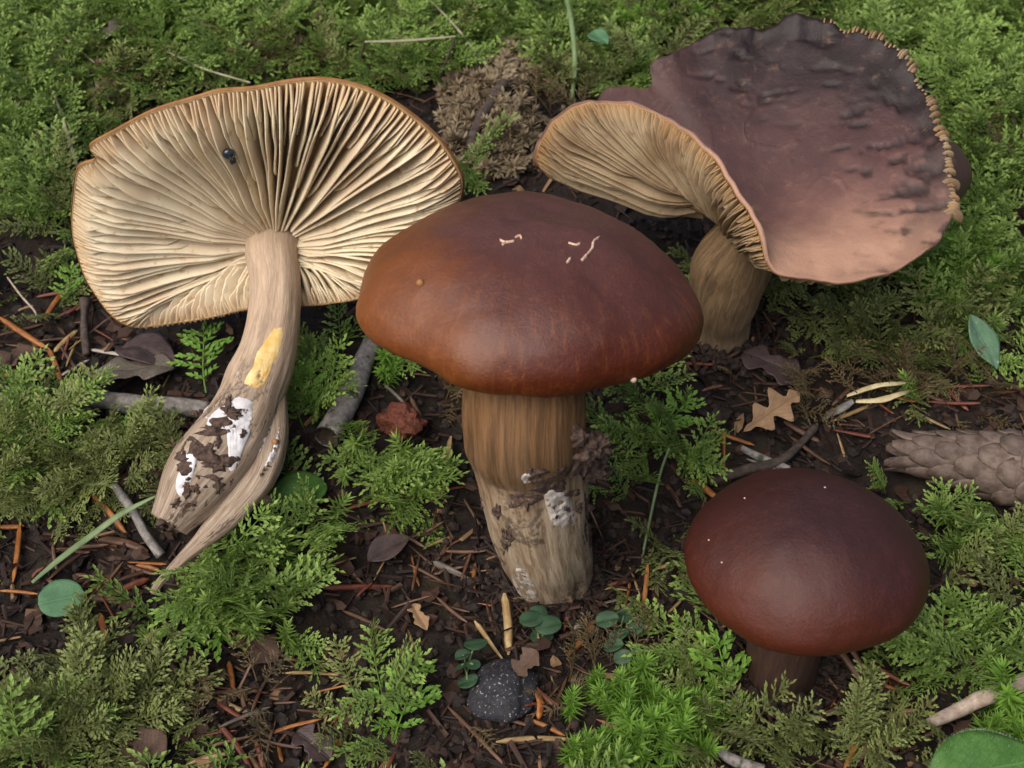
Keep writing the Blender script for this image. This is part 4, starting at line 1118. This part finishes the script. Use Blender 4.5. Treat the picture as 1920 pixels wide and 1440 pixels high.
PROTO = {
    'fresh': [feather(100 + i, 2.2 + .15 * i, 7, 0.80, 0.27, 0.055, 0.55, 9) for i in range(4)] + [star(120, 1.3, 8, 6, .42, .036)],
    'olive': [feather(200 + i, 2.4 + .1 * i, 9, 0.62, 0.23, 0.044, 0.35, 8) for i in range(4)],
    'star': [star(300 + i, 1.3 + .15 * i, 10, 7, 0.46, 0.032) for i in range(4)],
    'dry': [star(400 + i, 0.8, 7, 6, 0.46, 0.06, 0.9) for i in range(3)] + [feather(410, 1.3, 5, .5, .34, .06, .6)],
    'brown': [feather(500 + i, 1.8, 7, 0.48, 0.18, 0.024, 0.5, 6) for i in range(3)],
}

def rotations(az, pitch, roll):
    ca, sa, cp, sp, cr, sr = np.cos(az), np.sin(az), np.cos(pitch), np.sin(pitch), np.cos(roll), np.sin(roll)
    z, o = np.zeros_like(az), np.ones_like(az)
    Rz = np.stack([np.stack([ca, -sa, z], -1), np.stack([sa, ca, z], -1), np.stack([z, z, o], -1)], -2)
    Ry = np.stack([np.stack([cp, z, -sp], -1), np.stack([z, o, z], -1), np.stack([sp, z, cp], -1)], -2)
    Rx = np.stack([np.stack([o, z, z], -1), np.stack([z, cr, -sr], -1), np.stack([z, sr, cr], -1)], -2)
    return Rz @ Ry @ Rx

def gather(kind, pts, lift, sc, upright, tint):
    """instances of a sprig kind at pts -> joined arrays"""
    n = len(pts)
    az = rng.uniform(0, 2 * np.pi, n)
    pitch = np.radians(rng.normal(28, 20, n)); roll = np.radians(rng.normal(0, 22, n))
    which = rng.integers(0, len(PROTO[kind]), n)
    Vs, Fs, Ts, Is = [], [], [], []; nv = 0
    for wi, (V, F, T) in enumerate(PROTO[kind]):
        m = which == wi
        if not m.any(): continue
        isstar = V[:, 2].max() > 0.6 * (V[:, 0].max() - V[:, 0].min()) and kind in ('star', 'dry', 'fresh') and V[:, 0].min() < -0.2
        pt = np.radians(rng.normal(0, 16, n)) if isstar else pitch
        Rm = rotations(az[m], pt[m], roll[m])
        W = np.einsum('nij,vj->nvi', Rm, V) * sc[m][:, None, None] + pts[m][:, None]
        ok = ~blocked(W[:, ::17]).any(1)
        W = W[ok]; k_ = len(W)
        if not k_: continue
        Fi = (F[None] + (np.arange(k_) * len(V))[:, None, None]).reshape(-1, 3) + nv
        Vs.append(W.reshape(-1, 3)); Fs.append(Fi); nv += k_ * len(V)
        Ts.append(np.tile(T, k_)); Is.append(np.repeat(tint[m][ok], len(V)))
    return Vs, Fs, Ts, Is

def ellipse_pts(px, py, rx, ry, dens):
    c = at(px, py, 0); s_ = px_cm(c)
    y1 = at(px, max(py - ry, -250), 0)[1]; y0 = at(px, py + ry, 0)[1]
    ax, ay = rx * s_, (y1 - y0) / 2; cy = (y0 + y1) / 2
    n = int(math.pi * ax * ay * dens)
    r = np.sqrt(rng.random(n)) * (1 + 0.15 * rng.normal(0, 1, n)); a = rng.uniform(0, 2 * np.pi, n)
    x = c[0] + ax * r * np.cos(a); y = cy + ay * r * np.sin(a)
    z = hgt(x, y)
    bump = 0.6 * np.clip(1 - r ** 2, 0, 1) * np.random.default_rng(int(px * 7 + py)).uniform(.3, 1.4)
    clump = noise(np.stack([x, y, 0 * x], -1), 0.55, 91, 2)
    keepm = rng.random(n) < np.clip(0.60 + 1.1 * clump, 0.04, 1)
    return np.stack([x, y, z + bump - 0.12], -1)[keepm]

REG = {
 'fresh': [(180, 60, 260, 120, 7), (50, 280, 130, 230, 7), (370, 110, 220, 90, 6.5), (590, 50, 150, 90, 6), (760, 50, 180, 80, 6.5), (750, 150, 110, 70, 5), (990, 50, 150, 90, 7), (1140, 100, 120, 100, 6),
           (1300, 40, 200, 80, 5), (1500, 0, 300, 60, 5), (1780, 60, 220, 120, 7), (1860, 210, 110, 170, 6.5), (1870, 440, 90, 150, 6.5), (1720, 540, 180, 70, 5), (1860, 700, 90, 80, 4), (60, 450, 110, 90, 5),
           (110, 800, 160, 60, 5), (60, 740, 60, 30, 4), (450, 1110, 140, 110, 6.5), (560, 1010, 90, 60, 6), (610, 730, 80, 90, 5), (710, 870, 110, 55, 6), (410, 650, 40, 60, 3), (720, 680, 45, 45, 6),
           (1240, 880, 100, 70, 6), (1250, 760, 60, 70, 5), (1790, 960, 130, 70, 4), (1860, 1060, 90, 130, 3.6), (1780, 1230, 150, 80, 4.2), (1340, 1260, 70, 110, 4), (60, 1400, 90, 60, 6), (1000, 1365, 50, 40, 6), (740, 1290, 80, 70, 2),
           (880, 345, 40, 20, 5), (1260, 640, 40, 50, 4), (1700, 780, 60, 20, 2)],
 'olive': [(560, 60, 160, 90, 4), (800, 130, 120, 80, 3), (300, 160, 200, 80, 4), (1300, 60, 220, 80, 5), (1500, 600, 170, 80, 6), (1630, 650, 230, 60, 5), (1400, 690, 110, 50, 3), (130, 880, 210, 80, 6), (160, 950, 90, 40, 3),
           (110, 1310, 190, 110, 7.5), (230, 1380, 120, 70, 5), (690, 1270, 90, 70, 3.5), (1560, 1400, 260, 45, 4.5), (1340, 1340, 110, 80, 2.5), (1230, 980, 50, 70, 4), (1100, 1080, 80, 40, 3), (1820, 1130, 130, 140, 1.4), (560, 930, 70, 60, 3),
           (1060, 170, 50, 80, 4), (1180, 140, 80, 60, 3), (130, 420, 60, 120, 3)],
 'star': [(1190, 1360, 120, 85, 9), (1880, 1340, 60, 60, 8), (1120, 1410, 80, 50, 6), (1760, 540, 90, 60, 6), (700, 690, 45, 40, 6), (460, 50, 120, 70, 3), (1200, 30, 120, 60, 3)],
 'dry': [(520, 150, 50, 25, 4), (210, 190, 60, 40, 3), (920, 230, 85, 95, 10), (960, 140, 60, 60, 6), (890, 300, 60, 40, 8), (960, 290, 50, 40, 6), (560, 120, 90, 30, 2), (1060, 220, 50, 40, 4), (800, 1370, 40, 60, 3)],
 'brown': [(560, 125, 110, 35, 5), (1060, 200, 60, 60, 5), (1330, 95, 80, 40, 4), (1885, 330, 60, 50, 4), (200, 90, 60, 60, 4), (1330, 690, 130, 60, 7), (1560, 740, 150, 50, 5), (1750, 740, 120, 40, 4), (880, 720, 60, 40, 4), (400, 900, 30, 60, 3), (1120, 1260, 120, 60, 2.5), (900, 1360, 60, 60, 3), (170, 160, 120, 90, 2), (460, 1290, 140, 90, 1.5)],
}
NAME = {'fresh': ('moss_carpet', 'feathery fresh green moss covering the forest floor'), 'olive': ('moss_carpet', 'dull olive green feathery moss lying in mats'),
        'star': ('moss_carpet', 'vivid green tufted moss with starry shoots'), 'dry': ('moss_carpet', 'pale tan dried curled moss between the mushrooms'), 'brown': ('moss_carpet', 'thin brown dead moss threads over the litter')}
def build_moss():
    for kind, lst in REG.items():
        Vs, Fs, Ts, Is = [], [], [], []; nv = 0
        def take(pts):
            nonlocal nv
            n = len(pts)
            if not n: return
            tone = 0.5 + 0.45 * noise(pts * [1, 1, 0], 0.35, 97, 2) + rng.normal(0, .18, n)
            a, b, c, d = gather(kind, pts, 0, rng.uniform(.55, 1.05, n), 0, np.clip(tone, 0, 1))
            for A, B, Cc, Dd in zip(a, b, c, d):
                Vs.append(A); Fs.append(B + 0); Ts.append(Cc); Is.append(Dd)
            # re-base indices of this batch
            m = sum(len(x) for x in a)
            for j in range(len(b)):
                Fs[-len(b) + j] = Fs[-len(b) + j] + nv
            nv += m
        for e in lst:
            take(ellipse_pts(*e[:4], e[4] * {'fresh': 1.35, 'olive': 1.3, 'star': 1.5, 'dry': 1.8, 'brown': 1.8}[kind]))
        if kind in ('fresh', 'olive'):                     # the carpet goes on beyond the picture
            n = 2600 if kind == 'fresh' else 1500
            x = rng.uniform(-34, 34, n); y = rng.uniform(-20, 44, n)
            zz = hgt(x, y); pp = np.stack([x, y, zz], -1)
            qx = pp - CAMP; w_ = qx @ FWD; X_ = 960 + FPX * (qx @ RGT) / w_; Y_ = 720 - FPX * (qx @ UPV) / w_
            outside = (X_ < -40) | (X_ > 1960) | (Y_ < -40) | (Y_ > 1490)
            take(pp[outside])
        o = link(NAME[kind][0], fastmesh('moss_' + kind, np.concatenate(Vs), np.concatenate(Fs), False, {'tipf': np.concatenate(Ts), 'tint': np.concatenate(Is)}), M['moss_' + kind])
        tag(o, NAME[kind][1], 'moss', kind='stuff')
        print('moss', kind, sum(len(x) for x in Fs))
build_moss()

# single moss sprigs that stand out
SPRIG_ME = {}
def sprig_mesh(i, kind):
    if (i, kind) not in SPRIG_ME:
        if kind == 'fern': V, F, T = feather(700 + i, 2.3, 9, 0.95, 0.20, 0.050, 0.5, 14)
        else: V, F, T = feather(720 + i, 1.9, 6, 0.80, 0.26, 0.055, 0.6, 11)
        me = fastmesh('moss_sprig', V, F, False, {'tipf': T, 'tint': np.full(len(V), 0.55 + 0.12 * i)})
        me.materials.append(M['moss_fresh'] if kind == 'fern' else M['moss_star'])
        SPRIG_ME[(i, kind)] = me
    return SPRIG_ME[(i, kind)]
def sprig(px0, py0, px1, py1, kind, i, lift, label, group=None):
    """a sprig whose foot and tip are given as photograph pixels; lift = tip height above ground"""
    a = G(px0, py0, 0.05); b = G(px1, py1, lift)
    d = b - a; L = np.linalg.norm(d)
    o = bpy.data.objects.new('moss_sprig', sprig_mesh(i, kind)); COL.objects.link(o)
    xx = nz(d); yy = nz(np.cross([0, 0, 1.0], xx)); zz = np.cross(xx, yy)
    sc = L / (2.3 if kind == 'fern' else 1.9)
    o.matrix_world = Matrix([[xx[j] * sc, yy[j] * sc, zz[j] * sc, a[j] * CM] for j in range(3)] + [[0, 0, 0, 1]])
    tag(o, label, 'moss', group)
GS = 'moss sprigs standing out'
sprig(395, 735, 375, 615, 'leafy', 0, 1.0, 'bright leafy moss sprig rising beside the lying mushroom\'s stem, under its gills')
sprig(740, 820, 730, 915, 'fern', 0, 0.6, 'fern-like moss sprig spreading in front of the red brown lump')
sprig(760, 830, 815, 885, 'fern', 1, 0.7, 'fern-like moss sprig reaching towards the middle mushroom\'s stem')
sprig(700, 835, 640, 850, 'fern', 1, 0.5, 'fern-like moss sprig beside the hollow end of the grey twig')
sprig(745, 1395, 775, 1235, 'leafy', 1, 1.2, 'yellow green branching moss sprig on dark litter before the middle mushroom')
sprig(760, 1360, 705, 1370, 'leafy', 0, 0.6, 'short yellow green moss shoot beside the branching sprig on dark litter')
sprig(1365, 1360, 1330, 1190, 'leafy', 1, 1.3, 'tall leafy moss sprig left of the small mushroom\'s stem')
sprig(1230, 850, 1290, 740, 'leafy', 0, 1.2, 'leafy moss sprig between the middle and back mushrooms')
sprig(1250, 830, 1340, 895, 'fern', 0, 0.8, 'fern-like moss sprig beside the orange needle above the small mushroom')
sprig(1225, 850, 1165, 890, 'fern', 1, 0.8, 'fern-like moss sprig beside the shaded side of the middle stem')
sprig(1760, 1010, 1760, 905, 'fern', 0, 1.2, 'pale fern-like moss sprig beside the small mushroom\'s cap, below the cone')
sprig(1660, 930, 1630, 868, 'fern', 1, 1.2, 'pale moss sprig peeping out behind the small mushroom\'s cap')
sprig(220, 770, 190, 860, 'leafy', 0, 0.6, 'light green moss sprig drooping over the grey twig')
sprig(150, 850, 105, 970, 'fern', 0, 0.5, 'dull green fern-like moss sprig above the long green grass blade')
sprig(400, 1080, 330, 1210, 'leafy', 1, 0.7, 'bright moss sprig spreading from below the split stem end')
sprig(430, 1090, 420, 1215, 'leafy', 0, 0.7, 'bright moss sprig pointing towards the dark needle litter')
sprig(590, 1000, 640, 1010, 'leafy', 1, 0.8, 'glossy green moss sprig beside the green leaf behind the stem')
sprig(600, 790, 560, 690, 'leafy', 0, 1.2, 'green moss sprig between the lying stem and the hollow twig')
sprig(140, 580, 130, 500, 'leafy', 0, 1.0, 'green moss sprig at the left edge of the gilled cap')

# ------------------------------------------------------------------ needles, twigs, leaves
def needle_mesh(seed, bend, twist):
    r = np.random.default_rng(seed)
    n = 9; t = np.linspace(0, 1, n)
    y = bend * (t - t * t) * 4 * 0.25
    zc = 0.06 * np.sin(t * math.pi)
    w = 0.5 * np.minimum(1, np.minimum((t + 0.03) / 0.12, (1.03 - t) / 0.14)) ** 0.6
    V = []
    for i in range(n):
        a = twist * t[i]
        for (cy, cz) in ((1, 0), (0.35, .28), (-.35, .28), (-1, 0), (0, -.28)):
            V.append((t[i] - .5, (y[i] * 10 + w[i] * (cy * math.cos(a) - cz * math.sin(a))), (zc[i] * 4 + w[i] * (cy * math.sin(a) + cz * math.cos(a)))))
    F = grid_faces(n, 5)
    wrap = np.array([[i * 5 + 4, (i + 1) * 5 + 4, (i + 1) * 5, i * 5] for i in range(n - 1)])
    ends = np.array([[0, 1, 2, 3], [(n - 1) * 5 + 3, (n - 1) * 5 + 2, (n - 1) * 5 + 1, (n - 1) * 5]])
    me = bpy.data.meshes.new('needle')
    Vn = np.array(V)
    return fastmesh('needle', Vn * 100, [F, wrap, ends])      # unit mesh: x is one length, y/z one width (scaled per object)
def ndl(name, c1, c2, **kw):
    k = NT(name); v = k.obj()
    g = k.noise(k.vmul(v, (3.0, 1.2, 1.2)), 1.6, 4, 0.6); r = k.rand()
    c = k.mix(k.step(g, 0.35, 0.68), c1, c2)
    c = k.mix(k.math('MULTIPLY', r, 0.45), c, tuple(x * 0.35 for x in c1))
    return k.finish(c, 0.5, k.bump(g, 0.2, 0.02), spec=0.4)
NM = {'orange': ndl('needle_orange', (0.20, 0.065, 0.015), (0.36, 0.15, 0.04)), 'tan': ndl('needle_tan', (0.24, 0.15, 0.06), (0.42, 0.30, 0.14)), 'brown': ndl('needle_brown', (0.075, 0.035, 0.02), (0.15, 0.08, 0.045)),
      'red': ndl('needle_red', (0.10, 0.025, 0.014), (0.19, 0.055, 0.03)), 'grey': ndl('needle_grey', (0.10, 0.082, 0.07), (0.22, 0.19, 0.165)), 'white': ndl('needle_white', (0.34, 0.29, 0.24), (0.52, 0.47, 0.41))}
NMESH = {}
for cname, mm in NM.items():
    NMESH[cname] = []
    for i in range(4):
        me = needle_mesh(10 + i, (-0.06, 0.05, 0.0, 0.12)[i] , (0.0, 0.6, 1.2, -0.5)[i]); me.materials.append(mm); NMESH[cname].append(me)
NLAB = {'orange': 'fallen orange brown conifer needle lying', 'tan': 'fallen straw yellow conifer needle lying', 'brown': 'fallen dark brown conifer needle lying',
        'red': 'fallen dull red conifer needle lying', 'grey': 'fallen weathered grey conifer needle lying', 'white': 'bleached whitish needle sliver lying'}
NREG = [(at(x, y, 0), t) for x, y, t in [(140, 610, 'beside the speckled dead leaf'), (500, 1310, 'in the dark litter before the split stem'), (860, 1090, 'by the foot of the middle stem'), (980, 1330, 'around the black charred lump'),
        (1480, 790, 'near the tan oak leaf'), (1210, 1130, 'between the middle and small mushrooms'), (1640, 1320, 'near the pale twig and small mushroom'), (170, 1080, 'around the round teal leaf'), (760, 980, 'between the hollow twig and middle stem'),
        (1780, 740, 'beside the spruce cone'), (500, 110, 'in the moss behind the gilled cap'), (60, 900, 'in the moss by the green grass blade'), (1340, 900, 'behind the small mushroom\'s cap'), (1420, 1320, 'at the small mushroom\'s foot'), (800, 180, 'by the dried tan moss')]]
def needle(a, b, w, cname, label=None):
    a = np.asarray(a, float); b = np.asarray(b, float)
    d = b - a; L = np.linalg.norm(d); x = nz(d)
    upv = nz(np.array([rng.normal(0, .3), rng.normal(0, .3) - .3, 1.0])); y = nz(np.cross(upv, x)); z = np.cross(x, y)
    o = bpy.data.objects.new('conifer_needle', NMESH[cname][rng.integers(0, 4)]); COL.objects.link(o)
    c = (a + b) / 2; h = w / 2
    o.matrix_world = Matrix([[x[j] * L * CM, y[j] * w * CM, z[j] * w * CM, c[j] * CM] for j in range(3)] + [[0, 0, 0, 1]])
    if label: tag(o, label, 'needle')
    else:
        reg = min(NREG, key=lambda g: (g[0][0] - c[0]) ** 2 + (g[0][1] - c[1]) ** 2)[1]
        tag(o, NLAB[cname] + ' ' + reg, 'needle', cname + ' needles ' + reg)
    return o
HAND = [  # px0, py0, px1, py1, colour, width cm, height a, height b
 (1215, 1058, 1200, 1168, 'orange', .16, 1.2, .2), (1622, 1356, 1582, 1442, 'orange', .22, .5, .3), (1117, 1168, 1063, 1230, 'orange', .22, .3, .2), (640, 1383, 606, 1442, 'orange', .17, .3, .3), (188, 1150, 203, 1225, 'orange', .26, .3, .2),
 (520, 1130, 602, 1106, 'orange', .14, .3, .3), (606, 1102, 742, 1101, 'red', .20, .4, .2), (986, 1348, 1060, 1380, 'orange', .14, .3, .3), (930, 1391, 1072, 1386, 'tan', .17, .25, .25), (1005, 1290, 1010, 1350, 'orange', .26, .5, .1),
 (1305, 1176, 1332, 1210, 'orange', .16, .9, .4), (410, 1358, 472, 1442, 'red', .18, .3, .3), (480, 1390, 492, 1442, 'red', .15, .4, .2), (618, 1318, 604, 1380, 'tan', .14, .5, .1),
 (0, 595, 92, 655, 'orange', .22, .5, .4), (90, 652, 116, 724, 'orange', .19, .45, .3), (62, 643, 84, 712, 'brown', .22, .3, .3), (0, 704, 76, 711, 'orange', .18, .35, .3), (100, 662, 146, 620, 'tan', .17, .4, .4), (84, 598, 122, 545, 'orange', .19, .4, .6),
 (40, 738, 84, 728, 'tan', .17, .2, .2), (168, 655, 250, 668, 'white', .16, .4, .2), (112, 706, 167, 675, 'white', .10, .3, .3), (846, 818, 827, 934, 'tan', .20, .6, .5), (808, 1053, 882, 1086, 'grey', .26, .2, .2), (649, 954, 763, 922, 'red', .13, .3, .4),
 (701, 1088, 758, 990, 'tan', .06, .3, .6), (946, 1112, 953, 1228, 'tan', .26, 1.3, .2), (890, 1164, 947, 1242, 'tan', .19, 1.0, .2), (1072, 1120, 1057, 1184, 'red', .22, .7, .3), (1107, 1147, 1074, 1187, 'grey', .18, .4, .3),
 (1134, 1106, 1180, 1106, 'tan', .15, .5, .4), (1373, 1282, 1424, 1334, 'red', .26, .4, .2), (1399, 1338, 1472, 1336, 'red', .14, .3, .2), (1574, 1218, 1628, 1300, 'brown', .24, .9, .2), (1593, 1212, 1650, 1292, 'brown', .18, .8, .2),
 (1706, 1156, 1806, 1172, 'brown', .24, .5, .4), (1519, 1352, 1700, 1286, 'brown', .20, .2, .6), (0, 868, 84, 876, 'orange', .20, .5, .4), (170, 925, 238, 1002, 'orange', .20, .5, .2), (0, 988, 46, 986, 'orange', .18, .3, .3), (38, 985, 24, 1092, 'orange', .18, .4, .3),
 (185, 1012, 278, 1034, 'brown', .30, .3, .3), (255, 1060, 302, 1072, 'orange', .18, .3, .3), (205, 1121, 280, 1086, 'red', .24, .2, .3), (120, 1132, 226, 1124, 'brown', .28, .3, .2), (1357, 808, 1360, 906, 'orange', .15, 1.4, .3), (1297, 900, 1345, 936, 'orange', .22, .5, .3),
 (1778, 730, 1816, 770, 'red', .16, .4, .3), (1610, 1424, 1702, 1350, 'brown', .34, .3, .3), (1640, 1440, 1720, 1372, 'brown', .22, .2, .2), (535, 1262, 640, 1266, 'tan', .12, .3, .2), (430, 1240, 438, 1305, 'orange', .18, .4, .2), (370, 1302, 502, 1362, 'tan', .30, .3, .2),
 (560, 1240, 460, 1205, 'brown', .16, .3, .3), (225, 1390, 300, 1420, 'brown', .2, .3, .2), (960, 1330, 1000, 1300, 'brown', .1, .3, .3), (280, 1190, 350, 1280, 'brown', .2, .4, .2), (310, 1180, 345, 1240, 'grey', .15, .4, .3), (1100, 940, 1130, 1010, 'brown', .1, .6, .3),
 (840, 1325, 950, 1440, 'brown', .13, .4, .3), (440, 245, 470, 165, 'tan', .10, .7, .9), (0, 230, 60, 215, 'white', .10, .9, .9), (470, 20, 506, 26, 'white', .26, 1.0, 1.0), (1560, 760, 1600, 720, 'brown', .16, .4, .3), (1470, 790, 1540, 830, 'brown', .2, .3, .2),
 (1400, 860, 1500, 900, 'grey', .12, .4, .3), (1250, 910, 1280, 960, 'brown', .16, .3, .2), (720, 720, 770, 770, 'grey', .13, .5, .3), (770, 745, 800, 800, 'brown', .18, .4, .3), (870, 935, 905, 990, 'brown', .1, .5, .2),
]
for (x0, y0, x1, y1, cn, w, ha, hb) in HAND:
    needle(G(x0, y0, ha * .55), G(x1, y1, hb * .55), w, cn)
# scattered ones: in the bare litter
LIT = [(140, 610, 140, 100, 26), (500, 1310, 190, 120, 44), (860, 1080, 190, 110, 26), (1000, 1330, 150, 90, 26), (1480, 790, 200, 90, 24), (1220, 1130, 90, 80, 14), (1640, 1320, 130, 60, 16), (180, 1080, 150, 70, 20), (760, 980, 110, 80, 16), (1760, 740, 110, 60, 10), (560, 110, 80, 40, 6), (1560, 1330, 110, 40, 8), (790, 190, 60, 60, 6), (120, 200, 90, 90, 5)]
for (px, py, rx, ry, n) in LIT:
    for _ in range(n):
        x = px + rng.normal(0, .55) * rx; y = py + rng.normal(0, .55) * ry
        p = G(x, y, 0.10 + rng.uniform(0, .2)); a = rng.uniform(0, math.pi); L = rng.uniform(0.4, 1.7)
        d = np.array([math.cos(a), math.sin(a), rng.normal(0, .18)]) * L / 2
        a_, b_ = p - d, p + d
        if blocked(np.array([a_, p, b_])).any(): continue
        needle(a_, b_, rng.uniform(.06, .15), str(rng.choice(['orange', 'tan', 'brown', 'brown', 'brown', 'brown', 'brown', 'red', 'red', 'grey'], p=[.14, .07, .14, .14, .14, .12, .06, .1, .06, .03])))

# fine litter nobody could count: broken needle bits and crumbs
def litter(name, label, mat, n, shape, seed):
    r = np.random.default_rng(seed)
    px = r.uniform(-60, 1980, n); py = r.uniform(-40, 1500, n)
    P = np.array([at(a, b, 0) for a, b in zip(px, py)])
    if shape != 'flake':                                   # heaped round the feet of the mushrooms
        k0 = 0
        for b_, r0 in ((baseB, 1.25), (baseC, 1.0), (baseD, 1.0)):
            m_ = 260; a_ = r.uniform(0, 6.28, m_); rr_ = r0 + r.exponential(.35, m_)
            P[k0:k0 + m_, 0] = b_[0] + rr_ * np.cos(a_); P[k0:k0 + m_, 1] = b_[1] + rr_ * np.sin(a_); k0 += m_
    P[:, 2] = hgt(P[:, 0], P[:, 1]) + r.uniform(0.0, .16, n)
    if shape != 'flake': P[:780, 2] += r.uniform(0, .3, 780)
    if shape == 'bit':
        B = np.array([[-.5, -.5, 0], [-.5, .5, 0], [.5, .35, 0], [.5, -.35, 0], [-.4, 0, .5], [.42, 0, .4]]); F = np.array([[0, 4, 5], [0, 5, 3], [1, 2, 5], [1, 5, 4], [0, 1, 4], [3, 5, 2], [0, 3, 2], [0, 2, 1]])
        sc = np.stack([r.uniform(.3, 1.3, n), r.uniform(.05, .16, n), r.uniform(.04, .1, n)], -1)
    elif shape == 'flake':
        B = np.array([[-.5, -.2, 0], [-.25, -.5, .12], [.2, -.38, .05], [.5, -.1, .15], [.3, .3, .02], [-.05, .5, .14], [-.42, .25, .03], [0, 0, .18]]); F = np.array([[7, i, (i + 1) % 7] for i in range(7)])
        s1 = r.uniform(.2, .75, n); sc = np.stack([s1, s1 * r.uniform(.35, .9, n), s1], -1)
    else:
        B, F = blob((0, 0, 0), 1.0, 5, 1, 0.3, 1.5); s1 = r.uniform(.04, .17, n); sc = np.stack([s1 * r.uniform(.7, 1.5, n), s1, s1 * r.uniform(.5, 1, n)], -1)
    Rm = rotations(r.uniform(0, 6.28, n), r.normal(0, .25, n), r.normal(0, .5, n))
    W = np.einsum('nij,nvj->nvi', Rm, B[None] * sc[:, None]) + P[:, None]
    ok = ~blocked(P); ok[:780] |= shape != 'flake'; W = W[ok]; n = len(W)
    Fi = (F[None] + (np.arange(n) * len(B))[:, None, None]).reshape(-1, 3)
    o = link(name, fastmesh(name, W.reshape(-1, 3), Fi, False, {'tint': np.repeat(r.random(n), len(B))}), mat)
    tag(o, label, 'litter', kind='stuff')
k = NT('needle_bits'); t = k.attr('tint').outputs['Fac']
c = k.mix(k.step(t, 0.2, 0.9), (0.009, 0.005, 0.004), (0.045, 0.022, 0.014)); c = k.mix(k.step(t, .95, .97), c, (0.20, 0.12, 0.06))
M['bits'] = k.finish(c, 0.7, None, spec=0.3)
litter('needle_litter', 'dark decaying needle fragments strewn between the moss', M['bits'], 5200, 'bit', 1)
litter('leaf_flakes', 'dark torn flakes of rotting leaves and bark on the soil', M['bits'], 2600, 'flake', 3)
litter('soil_crumbs', 'dark crumbs of humus strewn between the moss', M['crumb'], 4200, 'crumb', 2)
